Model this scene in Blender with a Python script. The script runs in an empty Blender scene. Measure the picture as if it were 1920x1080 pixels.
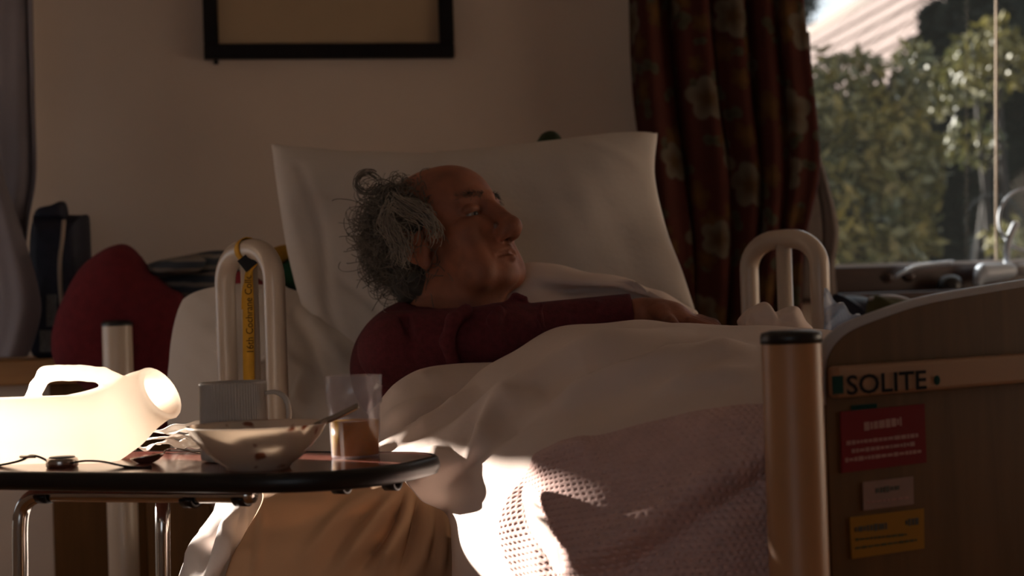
import bpy, bmesh, math, random
import numpy as np
from mathutils import Vector, Matrix
from mathutils.bvhtree import BVHTree
rng = np.random.RandomState(7); random.seed(7)
SC = bpy.context.scene; COL = SC.collection
# ------------------------------------------------------------------ camera, light, exposure
F = 3000.0; CAMZ = 1.0; ROLL = math.radians(1.9); PITCH = math.atan(40/3000)
cam_data = bpy.data.cameras.new('camera'); cam = bpy.data.objects.new('camera', cam_data); COL.objects.link(cam)
cam_data.sensor_width = 36; cam_data.lens = F/1920*36; cam_data.clip_start = .05; cam_data.clip_end = 300
CM = Matrix.Translation((0, 0, CAMZ)) @ (Matrix.Rotation(math.pi/2+PITCH, 4, 'X') @ Matrix.Rotation(-ROLL, 4, 'Z'))
cam.matrix_world = CM
cam_data.dof.use_dof = True; cam_data.dof.focus_distance = 2.2; cam_data.dof.aperture_fstop = 4.3
SC.camera = cam
SC.view_settings.view_transform = 'Standard'; SC.view_settings.look = 'None'; SC.view_settings.gamma = 1
SC.view_settings.use_curve_mapping = False; SC.view_settings.exposure = 0.5
W = bpy.data.worlds.new('world'); SC.world = W; W.use_nodes = True
bg = W.node_tree.nodes['Background']; bg.inputs[0].default_value = (.90, .94, 1.0, 1); bg.inputs[1].default_value = .88
SUN_D = np.array([.76, -.62, -.20]); SUN_D /= np.linalg.norm(SUN_D)
sl = bpy.data.lights.new('sun', 'SUN'); sl.energy = 25; sl.angle = math.radians(.9); sl.color = (1, .90, .80)
sun = bpy.data.objects.new('sun', sl); COL.objects.link(sun); sun.location = (-6, 6, 4)
sun.rotation_euler = Vector(SUN_D).to_track_quat('-Z', 'Y').to_euler()

R3 = np.array(CM.to_3x3()); ORG = np.array([0, 0, CAMZ])
def ray(px, py):
    return R3 @ np.array([(px-960)/F, (540-py)/F, -1.0])
def P(px, py, Y):                      # the point seen at (px, py) at distance Y in front of the camera
    d = ray(px, py); return ORG + d*(Y/d[1])
def proj(V):
    c = (np.asarray(V)-ORG) @ R3; return np.stack([960+F*c[:, 0]/-c[:, 2], 540-F*c[:, 1]/-c[:, 2]], 1)
def on_plane(px, py, p0, n):
    d = ray(px, py); return ORG + d*(np.dot(np.asarray(p0)-ORG, n)/np.dot(d, n))
# bed frame of reference: foot post at BO, AX towards the head, BX across
BO = np.array([.284, 1.64, 0]); AX = np.array([-.557, .83, 0]); BX = np.array([.83, .557, 0]); NF = np.array([.557, -.83, 0])
UP = np.array([0, 0, 1.0])
def bedline(px, py, w):                # on the vertical plane at offset w from the near side of the bed
    return on_plane(px, py, BO+BX*w, BX)
# ------------------------------------------------------------------ materials
def mat(name, col, rough=.7, noise=0, nscale=30, col2=None, bump=0, bscale=200, metal=0, spec=.3, transl=0, coat=0, sss=0):
    m = bpy.data.materials.new(name); m.use_nodes = True; nt = m.node_tree; N = nt.nodes; L = nt.links
    b = N['Principled BSDF']; out = N['Material Output']
    b.inputs['Base Color'].default_value = (*col, 1); b.inputs['Roughness'].default_value = rough
    b.inputs['Metallic'].default_value = metal; b.inputs['Specular IOR Level'].default_value = spec
    b.inputs['Coat Weight'].default_value = coat
    if sss: b.inputs['Subsurface Weight'].default_value = sss; b.inputs['Subsurface Scale'].default_value = .01
    tc = N.new('ShaderNodeTexCoord')
    csock = None
    if noise or col2:
        n = N.new('ShaderNodeTexNoise'); n.inputs['Scale'].default_value = nscale; n.inputs['Detail'].default_value = 5
        L.new(tc.outputs['Object'], n.inputs['Vector'])
        mx = N.new('ShaderNodeMix'); mx.data_type = 'RGBA'
        c2 = col2 or tuple(c*(1-noise) for c in col)
        mx.inputs[6].default_value = (*col, 1); mx.inputs[7].default_value = (*c2, 1)
        rp = N.new('ShaderNodeValToRGB'); rp.color_ramp.elements[0].position = .35; rp.color_ramp.elements[1].position = .65
        L.new(n.outputs['Fac'], rp.inputs[0]); L.new(rp.outputs[0], mx.inputs[0]); csock = mx.outputs[2]
        L.new(csock, b.inputs['Base Color'])
    if bump:
        n2 = N.new('ShaderNodeTexNoise'); n2.inputs['Scale'].default_value = bscale; n2.inputs['Detail'].default_value = 6
        L.new(tc.outputs['Object'], n2.inputs['Vector'])
        bp = N.new('ShaderNodeBump'); bp.inputs['Strength'].default_value = bump; bp.inputs['Distance'].default_value = .002
        L.new(n2.outputs['Fac'], bp.inputs['Height']); L.new(bp.outputs[0], b.inputs['Normal'])
    if transl:
        t = N.new('ShaderNodeBsdfTranslucent'); t.inputs[0].default_value = (*col, 1)
        if csock: L.new(csock, t.inputs[0])
        ms = N.new('ShaderNodeMixShader'); ms.inputs[0].default_value = transl
        L.new(b.outputs[0], ms.inputs[1]); L.new(t.outputs[0], ms.inputs[2]); L.new(ms.outputs[0], out.inputs['Surface'])
    return m
def wood(name, c1, c2, rough=.45, scale=6, spec=.4, dirz=True):
    m = bpy.data.materials.new(name); m.use_nodes = True; N = m.node_tree.nodes; L = m.node_tree.links
    b = N['Principled BSDF']; b.inputs['Roughness'].default_value = rough; b.inputs['Specular IOR Level'].default_value = spec
    tc = N.new('ShaderNodeTexCoord'); mp = N.new('ShaderNodeMapping'); mp.inputs['Scale'].default_value = (scale*6, scale*6, scale*.6) if dirz else (scale*.6, scale*6, scale*6)
    n = N.new('ShaderNodeTexNoise'); n.inputs['Scale'].default_value = 1.5; n.inputs['Detail'].default_value = 8; n.inputs['Distortion'].default_value = .6
    rp = N.new('ShaderNodeValToRGB'); rp.color_ramp.elements[0].color = (*c1, 1); rp.color_ramp.elements[1].color = (*c2, 1)
    rp.color_ramp.elements[0].position = .3; rp.color_ramp.elements[1].position = .7
    L.new(tc.outputs['Object'], mp.inputs[0]); L.new(mp.outputs[0], n.inputs['Vector']); L.new(n.outputs['Fac'], rp.inputs[0]); L.new(rp.outputs[0], b.inputs['Base Color'])
    return m
def clear(name, col, opac=.15, gloss=.08, rough=.05, transl=.0):     # thin clear sheet: glass pane, plastic cup
    m = bpy.data.materials.new(name); m.use_nodes = True; N = m.node_tree.nodes; L = m.node_tree.links
    N.remove(N['Principled BSDF']); out = N['Material Output']
    t = N.new('ShaderNodeBsdfTransparent'); t.inputs[0].default_value = (*[1-(1-c)*.5 for c in col], 1)
    g = N.new('ShaderNodeBsdfGlossy'); g.inputs['Roughness'].default_value = rough
    d = N.new('ShaderNodeBsdfTranslucent'); d.inputs[0].default_value = (*col, 1)
    d2 = N.new('ShaderNodeBsdfDiffuse'); d2.inputs[0].default_value = (*col, 1)
    m0 = N.new('ShaderNodeMixShader'); m0.inputs[0].default_value = .5
    L.new(d.outputs[0], m0.inputs[1]); L.new(d2.outputs[0], m0.inputs[2])
    m1 = N.new('ShaderNodeMixShader'); m1.inputs[0].default_value = opac; m2 = N.new('ShaderNodeMixShader'); m2.inputs[0].default_value = gloss
    L.new(t.outputs[0], m1.inputs[1]); L.new(m0.outputs[0], m1.inputs[2]); L.new(m1.outputs[0], m2.inputs[1]); L.new(g.outputs[0], m2.inputs[2])
    L.new(m2.outputs[0], out.inputs['Surface'])
    return m
M = {}
M['wall'] = mat('wall paint', (.50, .405, .335), .85, noise=.06, nscale=3, bump=.15, bscale=300)
M['ceiling'] = mat('ceiling paint', (.6, .56, .5), .9, noise=.04)
M['floor'] = wood('orange wood floor', (.36, .16, .055), (.48, .23, .09), .4, 3, dirz=False)
M['black'] = mat('black plastic', (.008, .007, .007), .38, noise=.2, spec=.4)
M['frame'] = mat('black picture frame', (.006, .004, .004), .5, noise=.3, spec=.15)
M['mount'] = mat('cream picture mount', (.34, .24, .15), .8, noise=.1, nscale=5)
M['cream'] = mat('cream enamel tube', (.50, .40, .31), .3, noise=.08, nscale=8, spec=.5)
M['post'] = mat('beige enamel post', (.42, .21, .095), .4, noise=.08, nscale=9, spec=.4)
M['band'] = mat('beige bed rail', (.27, .14, .07), .6, noise=.08, nscale=6)
M['pillow'] = mat('white pillow cotton', (.55, .485, .43), .9, noise=.05, nscale=6, bump=.3, bscale=90)
M['duvet'] = mat('white duvet cotton', (.68, .55, .48), .9, noise=.05, nscale=5, bump=.25, bscale=60, transl=.08)
M['sheet'] = mat('white sheet', (.66, .58, .54), .9, noise=.05, nscale=8, transl=.15)
M['tan'] = mat('tan cotton sheet', (.50, .30, .17), .9, noise=.08, nscale=8, bump=.2, bscale=80, transl=.15)  # shade and warm floor bounce on a white sheet put into the colour
M['blanket'] = mat('pink cellular wool', (.62, .42, .38), .95, noise=.10, nscale=40, bump=.5, bscale=700)
M['maroon'] = mat('maroon knit', (.105, .017, .022), .95, noise=.25, nscale=120, bump=.6, bscale=500)
M['red'] = mat('dark red fleece', (.105, .007, .011), .95, noise=.2, nscale=60, bump=.4, bscale=300)
M['navy'] = mat('navy nylon', (.012, .013, .026), .6, noise=.3, nscale=60)
M['grey_label'] = mat('grey printed label', (.13, .12, .11), .6, noise=.4, nscale=200)
M['strap'] = mat('pale webbing', (.34, .26, .20), .8, noise=.1)
M['skin'] = mat('weathered skin', (.30, .105, .056), .6, col2=(.19, .072, .042), nscale=22, bump=.3, bscale=180, spec=.35, sss=.0)
M['hair'] = mat('grey hair', (.16, .135, .105), .5, noise=.45, nscale=60, spec=.4)
M['hair_dark'] = mat('dark grey hair', (.075, .064, .052), .7, noise=.4, nscale=80)
M['hair_pale'] = mat('pale grey hair', (.25, .21, .165), .5, noise=.35, nscale=60, spec=.4)
M['eye'] = mat('eye', (.20, .16, .135), .15, spec=.6)
M['iris'] = mat('dark iris', (.02, .015, .012), .1, spec=.6)
M['lips'] = mat('lips', (.22, .075, .055), .5, noise=.1)
M['wood'] = wood('brown bed panel', (.082, .036, .010), (.112, .050, .015), .5, 4, spec=.12)
M['shelf'] = wood('orange pine shelf', (.27, .12, .035), (.34, .16, .05), .5, 5, dirz=False)
M['darkwood'] = wood('dark reddish window wood', (.026, .011, .008), (.042, .018, .012), .35, 5, dirz=False)
M['wire'] = mat('pale painted wire', (.30, .32, .36), .5, noise=.05)
M['trim'] = mat('pale grey edge trim', (.36, .34, .34), .3, noise=.05, spec=.5)
M['chrome'] = mat('chrome tube', (.55, .53, .50), .16, noise=.06, nscale=20, metal=1)
M['steel'] = mat('spoon steel', (.42, .38, .35), .22, noise=.08, metal=1)
M['table'] = wood('red brown laminate', (.16, .052, .04), (.20, .07, .05), .14, 8, spec=.5, dirz=False)
M['urinal'] = mat('milky white plastic', (.93, .86, .77), .35, noise=.02, nscale=10, transl=.68, spec=.4)
M['paper'] = mat('white tissue paper', (.88, .82, .76), .9, noise=.02, transl=.35)
M['mug'] = mat('pale grey stoneware', (.46, .41, .365), .35, noise=.1, nscale=30, spec=.5)
M['mug_rim'] = mat('cream mug glaze', (.46, .42, .37), .3, noise=.05, spec=.5)
M['bowl'] = mat('cream bowl with brown splashes', (.72, .62, .52), .22, col2=(.72, .62, .52), transl=.4, spec=.5)
M['cereal'] = mat('wet brown cereal', (.20, .085, .035), .6, noise=.5, nscale=150)
M['juice'] = mat('orange juice', (.62, .34, .012), .3, noise=.06, nscale=40, transl=.3)
M['cup'] = clear('clear plastic cup', (.72, .69, .71), .15, .04, .15)
M['glass'] = clear('window glass', (.9, .95, .95), .002, .008, .0)
M['bagfilm'] = clear('thin plastic film', (.62, .68, .78), .45, .12, .15)
M['yellow'] = mat('yellow lanyard ribbon', (.58, .30, .028), .75, noise=.1, nscale=80)
M['ink'] = mat('black print', (.015, .013, .015), .8, spec=.03, noise=.1)
M['inkgreen'] = mat('dark green print', (.012, .042, .035), .8, spec=.03, noise=.1)
M['stred'] = mat('red sticker', (.155, .006, .010), .7, spec=.1, noise=.1, nscale=8)
M['styel'] = mat('yellow sticker', (.27, .125, .010), .7, spec=.1, noise=.1, nscale=8)
M['stwhite'] = mat('white sticker', (.24, .15, .125), .7, spec=.1, noise=.1, nscale=30)
M['stline'] = mat('faded sticker print', (.30, .14, .12), .5, noise=.1)
M['stdark'] = mat('grey sticker print', (.035, .028, .018), .5, noise=.1)
M['curtain_grey'] = mat('grey violet curtain', (.155, .135, .145), .9, noise=.1, nscale=10, bump=.3, bscale=150)
M['net'] = mat('pale net curtain', (.20, .16, .14), .9, noise=.1, nscale=60, transl=.3)
M['bluecloth'] = None
M['toy_red'] = mat('red knit wool', (.20, .012, .018), .95, noise=.2, nscale=150, bump=.6, bscale=400)
M['toy_yellow'] = mat('yellow knit wool', (.30, .15, .012), .95, noise=.2, nscale=150, bump=.6, bscale=400)
M['toy_green'] = mat('green knit wool', (.012, .065, .028), .95, noise=.2, nscale=150, bump=.6, bscale=400)
M['green'] = mat('dark green cotton', (.026, .036, .014), .9, noise=.2, nscale=40)
M['olive'] = mat('olive cushion', (.06, .055, .02), .9, noise=.2, nscale=40)
M['greyplastic'] = mat('pale grey plastic', (.36, .40, .46), .3, noise=.05, spec=.5)
M['blind'] = mat('cream roller blind', (.62, .55, .48), .9, noise=.04, transl=.6)
M['rooftile'] = mat('weathered pink clay tile', (.145, .104, .095), .9, noise=.3, nscale=5)
M['render'] = mat('brown gable boards', (.075, .055, .045), .8, noise=.15)
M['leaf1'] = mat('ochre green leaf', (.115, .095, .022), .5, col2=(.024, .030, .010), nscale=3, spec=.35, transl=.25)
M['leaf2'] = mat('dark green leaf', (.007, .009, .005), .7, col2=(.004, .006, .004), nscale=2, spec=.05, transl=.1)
M['bark'] = mat('grey bark', (.018, .014, .012), .9, noise=.4, nscale=20)
M['lawn'] = mat('lawn', (.03, .04, .012), .9, noise=.4, nscale=8)
def cloth_stripes():
    m = mat('blue grey striped cloth', (.06, .075, .095), .9, bump=.3, bscale=200); N = m.node_tree.nodes; L = m.node_tree.links
    tc = N.new('ShaderNodeTexCoord'); w = N.new('ShaderNodeTexWave'); w.inputs['Scale'].default_value = 14; w.inputs['Distortion'].default_value = 2.5; w.bands_direction = 'Z'
    rp = N.new('ShaderNodeValToRGB'); rp.color_ramp.elements[0].color = (.03, .038, .05, 1); rp.color_ramp.elements[1].color = (.15, .13, .115, 1); rp.color_ramp.elements[0].position = .5; rp.color_ramp.elements[1].position = .85
    L.new(tc.outputs['Object'], w.inputs[0]); L.new(w.outputs['Fac'], rp.inputs[0]); L.new(rp.outputs[0], N['Principled BSDF'].inputs['Base Color']); return m
M['bluecloth'] = cloth_stripes()
def floral():
    m = bpy.data.materials.new('dark red floral curtain'); m.use_nodes = True; N = m.node_tree.nodes; L = m.node_tree.links
    b = N['Principled BSDF']; b.inputs['Roughness'].default_value = .9; b.inputs['Specular IOR Level'].default_value = .08
    uv = N.new('ShaderNodeTexCoord')
    def math_(op, a, c=None):
        n = N.new('ShaderNodeMath'); n.operation = op
        for k, x in enumerate((a, c)):
            if x is None: continue
            if isinstance(x, (int, float)): n.inputs[k].default_value = x
            else: L.new(x, n.inputs[k])
        return n.outputs[0]
    def layer(scale, off, R, np_, depth, base, petal, petal2, rnd=.75):
        mp = N.new('ShaderNodeMapping'); mp.inputs['Location'].default_value = (off, off*.7, 0); mp.inputs['Scale'].default_value = (scale,)*3; L.new(uv.outputs['UV'], mp.inputs[0])
        v = N.new('ShaderNodeTexVoronoi'); v.voronoi_dimensions = '2D'; v.inputs['Scale'].default_value = 1; v.inputs['Randomness'].default_value = rnd; L.new(mp.outputs[0], v.inputs['Vector'])
        d = N.new('ShaderNodeVectorMath'); d.operation = 'SUBTRACT'; L.new(mp.outputs[0], d.inputs[0]); L.new(v.outputs['Position'], d.inputs[1])
        sx = N.new('ShaderNodeSeparateXYZ'); L.new(d.outputs[0], sx.inputs[0])
        sc_ = N.new('ShaderNodeSeparateColor'); L.new(v.outputs['Color'], sc_.inputs[0])
        ang = math_('ADD', math_('ARCTAN2', sx.outputs[1], sx.outputs[0]), math_('MULTIPLY', sc_.outputs[0], 6.28))
        pet = math_('MULTIPLY', math_('ABSOLUTE', math_('COSINE', math_('MULTIPLY', ang, np_/2))), depth)
        lim = math_('MULTIPLY', math_('ADD', pet, 1-depth), math_('ADD', math_('MULTIPLY', sc_.outputs[1], R*.5), R*.6))
        q = math_('DIVIDE', v.outputs['Distance'], lim)
        rp = N.new('ShaderNodeValToRGB'); e = rp.color_ramp.elements; e[0].position = .88; e[0].color = (1, 1, 1, 1); e[1].position = 1.0; e[1].color = (0, 0, 0, 1); L.new(q, rp.inputs[0])
        r2 = N.new('ShaderNodeValToRGB'); e = r2.color_ramp.elements; e[0].position = .15; e[0].color = petal2; e[1].position = .75; e[1].color = petal; L.new(q, r2.inputs[0])
        mx = N.new('ShaderNodeMix'); mx.data_type = 'RGBA'; L.new(rp.outputs[0], mx.inputs[0])
        if isinstance(base, tuple): mx.inputs[6].default_value = base
        else: L.new(base, mx.inputs[6])
        L.new(r2.outputs[0], mx.inputs[7]); return mx.outputs[2]
    nz = N.new('ShaderNodeTexNoise'); nz.inputs['Scale'].default_value = 14; nz.inputs['Detail'].default_value = 3; L.new(uv.outputs['UV'], nz.inputs['Vector'])
    rb_ = N.new('ShaderNodeValToRGB'); rb_.color_ramp.elements[0].color = (.035, .011, .009, 1); rb_.color_ramp.elements[1].color = (.060, .017, .012, 1); L.new(nz.outputs['Fac'], rb_.inputs[0])
    c = layer(11, 3.1, .30, 2, .75, rb_.outputs[0], (.050, .046, .030, 1), (.035, .032, .02, 1), 1)
    c = layer(9, 7.7, .34, 5, .35, c, (.058, .028, .012, 1), (.08, .04, .014, 1), 1)
    c = layer(5.2, 1.3, .36, 5, .30, c, (.09, .074, .055, 1), (.055, .03, .014, 1), .9)
    L.new(c, b.inputs['Base Color']); return m
M['floral'] = floral()
def bowlspots():
    m = M['bowl']; N = m.node_tree.nodes; L = m.node_tree.links
    mx = [n for n in N if n.type == 'MIX'][0]; rp = [n for n in N if n.type == 'VALTORGB'][0]
    nz = [n for n in N if n.type == 'TEX_NOISE'][0]
    mx.inputs[7].default_value = (.30, .12, .07, 1); nz.inputs['Scale'].default_value = 48; nz.inputs['Detail'].default_value = 1
    rp.color_ramp.elements[0].position = .63; rp.color_ramp.elements[1].position = .71
bowlspots()
# ------------------------------------------------------------------ object helpers
WLOC = {}
def thing(name, loc, label, cat, group=None):
    o = bpy.data.objects.new(name, None); COL.objects.link(o); o.location = loc; o.empty_display_size = .05
    WLOC[o] = np.array(loc, float); return tag(o, label, cat, group)
def tag(o, label=None, cat=None, group=None, kind=None):
    if label: o['label'] = label
    if cat: o['category'] = cat
    if group: o['group'] = group
    if kind: o['kind'] = kind
    return o
def mk(name, V, Fc, m, parent=None, smooth=True, uv=None, kind=None, label=None):
    V = np.asarray(V, float).reshape(-1, 3)
    base = WLOC[parent] if parent is not None else np.zeros(3)
    org = base if parent is not None else np.array([*V[:, :2].mean(0), V[:, 2].min()])
    me = bpy.data.meshes.new(name)
    if isinstance(Fc, np.ndarray):
        k = Fc.shape[1]; n = len(Fc)
        me.vertices.add(len(V)); me.vertices.foreach_set('co', (V-org).astype(np.float32).ravel())
        me.loops.add(n*k); me.loops.foreach_set('vertex_index', Fc.astype(np.int32).ravel())
        me.polygons.add(n); me.polygons.foreach_set('loop_start', np.arange(0, n*k, k, dtype=np.int32))
        me.update(calc_edges=True)
    else:
        me.from_pydata([tuple(v) for v in V-org], [], [tuple(int(i) for i in f) for f in Fc])
    if smooth: me.polygons.foreach_set('use_smooth', np.ones(len(me.polygons), bool))
    if uv is not None:
        ul = me.uv_layers.new(name='uv'); li = np.empty(len(me.loops), np.int32); me.loops.foreach_get('vertex_index', li)
        ul.data.foreach_set('uv', np.asarray(uv, np.float32)[li].ravel())
    me.validate(); me.update()
    if m is not None: me.materials.append(m)
    o = bpy.data.objects.new(name, me); COL.objects.link(o)
    if parent is not None: o.parent = parent; WLOC[o] = base.copy()
    else: o.location = org; WLOC[o] = org
    if kind: o['kind'] = kind
    if label: o['label'] = label
    return o
def merge(parts):
    V = []; Fc = []; n = 0
    for v, f in parts:
        v = np.asarray(v, float).reshape(-1, 3); V.append(v); Fc += [tuple(int(i)+n for i in q) for q in f]; n += len(v)
    return np.concatenate(V), Fc
def gridfaces(nr, nc, close_c=False, close_r=False):
    f = []
    for i in range(nr if close_r else nr-1):
        for j in range(nc if close_c else nc-1):
            a = i*nc+j; b = i*nc+(j+1) % nc; c = ((i+1) % nr)*nc+(j+1) % nc; d = ((i+1) % nr)*nc+j
            f.append((a, b, c, d))
    return f
def catmull(pts, n, closed=False):
    pts = np.asarray(pts, float); k = len(pts)
    t = np.linspace(0, k if closed else k-1, n, endpoint=not closed); i = np.minimum(t.astype(int), k-1 if closed else k-2); u = (t-i)
    u = u.reshape(-1, *([1]*(pts.ndim-1)))
    g = (lambda j: pts[j % k]) if closed else (lambda j: pts[np.clip(j, 0, k-1)])
    p0, p1, p2, p3 = g(i-1), g(i), g(i+1), g(i+2)
    if not closed:
        p0 = np.where((i == 0).reshape(u.shape), 2*p1-p2, p0); p3 = np.where((i == k-2).reshape(u.shape), 2*p2-p1, p3)
    return .5*((2*p1)+(-p0+p2)*u+(2*p0-5*p1+4*p2-p3)*u**2+(-p0+3*p1-3*p2+p3)*u**3)
def net(ctrl, nr, nc):                 # control net (rows of 3D points, equal counts) -> dense grid
    rows = [catmull(r, nc) for r in ctrl]; return catmull(np.array(rows), nr)
def gnormals(G):
    n = np.cross(np.gradient(G, axis=1), np.gradient(G, axis=0)); return n/(np.linalg.norm(n, axis=2, keepdims=True)+1e-9)
def box(lo, hi):
    x0, y0, z0 = lo; x1, y1, z1 = hi
    v = [(x0, y0, z0), (x1, y0, z0), (x1, y1, z0), (x0, y1, z0), (x0, y0, z1), (x1, y0, z1), (x1, y1, z1), (x0, y1, z1)]
    return np.array(v, float), [(0, 3, 2, 1), (4, 5, 6, 7), (0, 1, 5, 4), (1, 2, 6, 5), (2, 3, 7, 6), (3, 0, 4, 7)]
def obox(c, ax, ay, az, hx, hy, hz):   # oriented box with chamfered look left to bevel()
    v, f = box((-hx, -hy, -hz), (hx, hy, hz)); return np.asarray(c)+v[:, :1]*ax+v[:, 1:2]*ay+v[:, 2:]*az, f
def bevel(o, w=.004, s=2):
    b = o.modifiers.new('bevel', 'BEVEL'); b.width = w; b.segments = s; b.limit_method = 'ANGLE'; return o
def solid(o, t, off=-1):
    s = o.modifiers.new('solid', 'SOLIDIFY'); s.thickness = t; s.offset = off; return o
def tube(path, r, seg=12, cap=True, flat=None):
    path = np.asarray(path, float); n = len(path); r = np.broadcast_to(np.asarray(r, float), (n,))
    T = np.gradient(path, axis=0); T /= np.linalg.norm(T, axis=1, keepdims=True)+1e-12
    ref = np.array([0, 0, 1.0]) if abs(T[0][2]) < .9 else np.array([0, 1.0, 0])
    u = np.cross(T[0], ref); u /= np.linalg.norm(u); V = []
    for i in range(n):
        u = u-T[i]*np.dot(u, T[i]); u /= np.linalg.norm(u)+1e-12; w = np.cross(T[i], u)
        for k in range(seg):
            a = 2*math.pi*k/seg; V.append(path[i]+r[i]*(math.cos(a)*u+math.sin(a)*w))
    f = gridfaces(n, seg, close_c=True)
    if cap: f += [tuple(range(seg))[::-1], tuple((n-1)*seg+k for k in range(seg))]
    return np.array(V), f
def ribbon(path, wdir, w, t):          # flat strap along path, wdir = width direction(s)
    path = np.asarray(path, float); n = len(path); wd = np.broadcast_to(np.asarray(wdir, float), (n, 3))
    T = np.gradient(path, axis=0); T /= np.linalg.norm(T, axis=1, keepdims=True)+1e-12
    nn = np.cross(T, wd); nn /= np.linalg.norm(nn, axis=1, keepdims=True)+1e-12
    V = np.stack([path-wd*w/2-nn*t/2, path+wd*w/2-nn*t/2, path+wd*w/2+nn*t/2, path-wd*w/2+nn*t/2], 1).reshape(-1, 3)
    return V, gridfaces(n, 4, close_c=True)+[(3, 2, 1, 0), tuple((n-1)*4+k for k in range(4))]
def lathe(prof, c, seg=48, mod=None):  # profile [(r, z)], about the vertical through c
    V = []
    for r, z in prof:
        for k in range(seg):
            a = 2*math.pi*k/seg; rr = r+(mod(a, r, z) if mod else 0); V.append((c[0]+rr*math.cos(a), c[1]+rr*math.sin(a), c[2]+z))
    return np.array(V), gridfaces(len(prof), seg, close_c=True)
def ellipsoid(c, r, A=np.eye(3), nu=16, nv=10):
    V = []
    for i in range(nv+1):
        th = math.pi*i/nv
        for k in range(nu):
            a = 2*math.pi*k/nu; V.append(np.asarray(c)+A @ np.array([r[0]*math.sin(th)*math.cos(a), r[1]*math.sin(th)*math.sin(a), r[2]*math.cos(th)]))
    return np.array(V), gridfaces(nv+1, nu, close_c=True)
def inflate(outline, Y, D, n=72, rings=9, ydir=None, noise=0, freq=14, lean=0, pw=.6):
    """soft body: pixel outline at distance Y, real thickness D"""
    pts = np.array([P(x, y, Y) for x, y in outline]); C = catmull(pts, n, closed=True); ctr = C.mean(0)
    yd = np.array([0, 1.0, 0]) if ydir is None else ydir; V = []
    th = np.linspace(-math.pi/2, math.pi/2, rings*2+1)[1:-1]
    for t in th:
        s = abs(math.cos(t))**pw; V.append(ctr+(C-ctr)*s+yd*(D/2*math.sin(t)))
    V = np.concatenate(V)
    if lean: V[:, 1] += lean*(V[:, 2]-ctr[2])
    if noise:
        ph = rng.rand(6, 4)*6.28; dn = np.zeros(len(V))
        for q in range(6):
            kx, ky, kz = rng.randn(3)*freq; dn += np.sin(V[:, 0]*kx+V[:, 1]*ky+V[:, 2]*kz+ph[q, 0])
        e = np.tile(np.abs(np.sin(np.linspace(0, 1, 1))), 1)
        V = V+np.array([.15, -1.0, .15])*(noise*dn/3)[:, None]
    k = len(th); f = gridfaces(k, n, close_c=True)
    V = np.concatenate([V, [V[:n].mean(0)-yd*D*.02, V[-n:].mean(0)+yd*D*.02]])
    a, b = len(V)-2, len(V)-1
    f += [((j+1) % n, j, a) for j in range(n)]+[((k-1)*n+j, (k-1)*n+(j+1) % n, b) for j in range(n)]
    return V, f
def extrude_outline(outline3d, nrm, t):
    C = np.asarray(outline3d, float); n = len(C); V = np.concatenate([C, C+np.asarray(nrm)*t])
    return V, [tuple(range(n)), tuple(range(2*n-1, n-1, -1))]+[(i, n+i, n+(i+1) % n, (i+1) % n) for i in range(n)]
def text_mesh(s, size):
    c = bpy.data.curves.new('lettering', 'FONT'); c.body = s; c.size = size; c.extrude = 0; c.resolution_u = 3; c.offset = .018 if s == 'SOLITE' else 0
    o = bpy.data.objects.new('lettering', c); COL.objects.link(o)
    me = bpy.data.meshes.new_from_object(o.evaluated_get(bpy.context.evaluated_depsgraph_get()))
    V = np.array([v.co[:] for v in me.vertices]); f = [tuple(p.vertices) for p in me.polygons]
    bpy.data.objects.remove(o); return V, f
def put_text(name, s, c, ax, ay, height, width, m, parent, off):   # fitted into width x height, centre c
    V, f = text_mesh(s, 1.0); lo = V.min(0); hi = V.max(0)
    u = (V[:, 0]-(lo[0]+hi[0])/2)/(hi[0]-lo[0])*width; v = (V[:, 1]-(lo[1]+hi[1])/2)/(hi[1]-lo[1])*height
    return mk(name, np.asarray(c)+u[:, None]*ax+v[:, None]*ay+np.asarray(off), f, m, parent, smooth=False)
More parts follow.
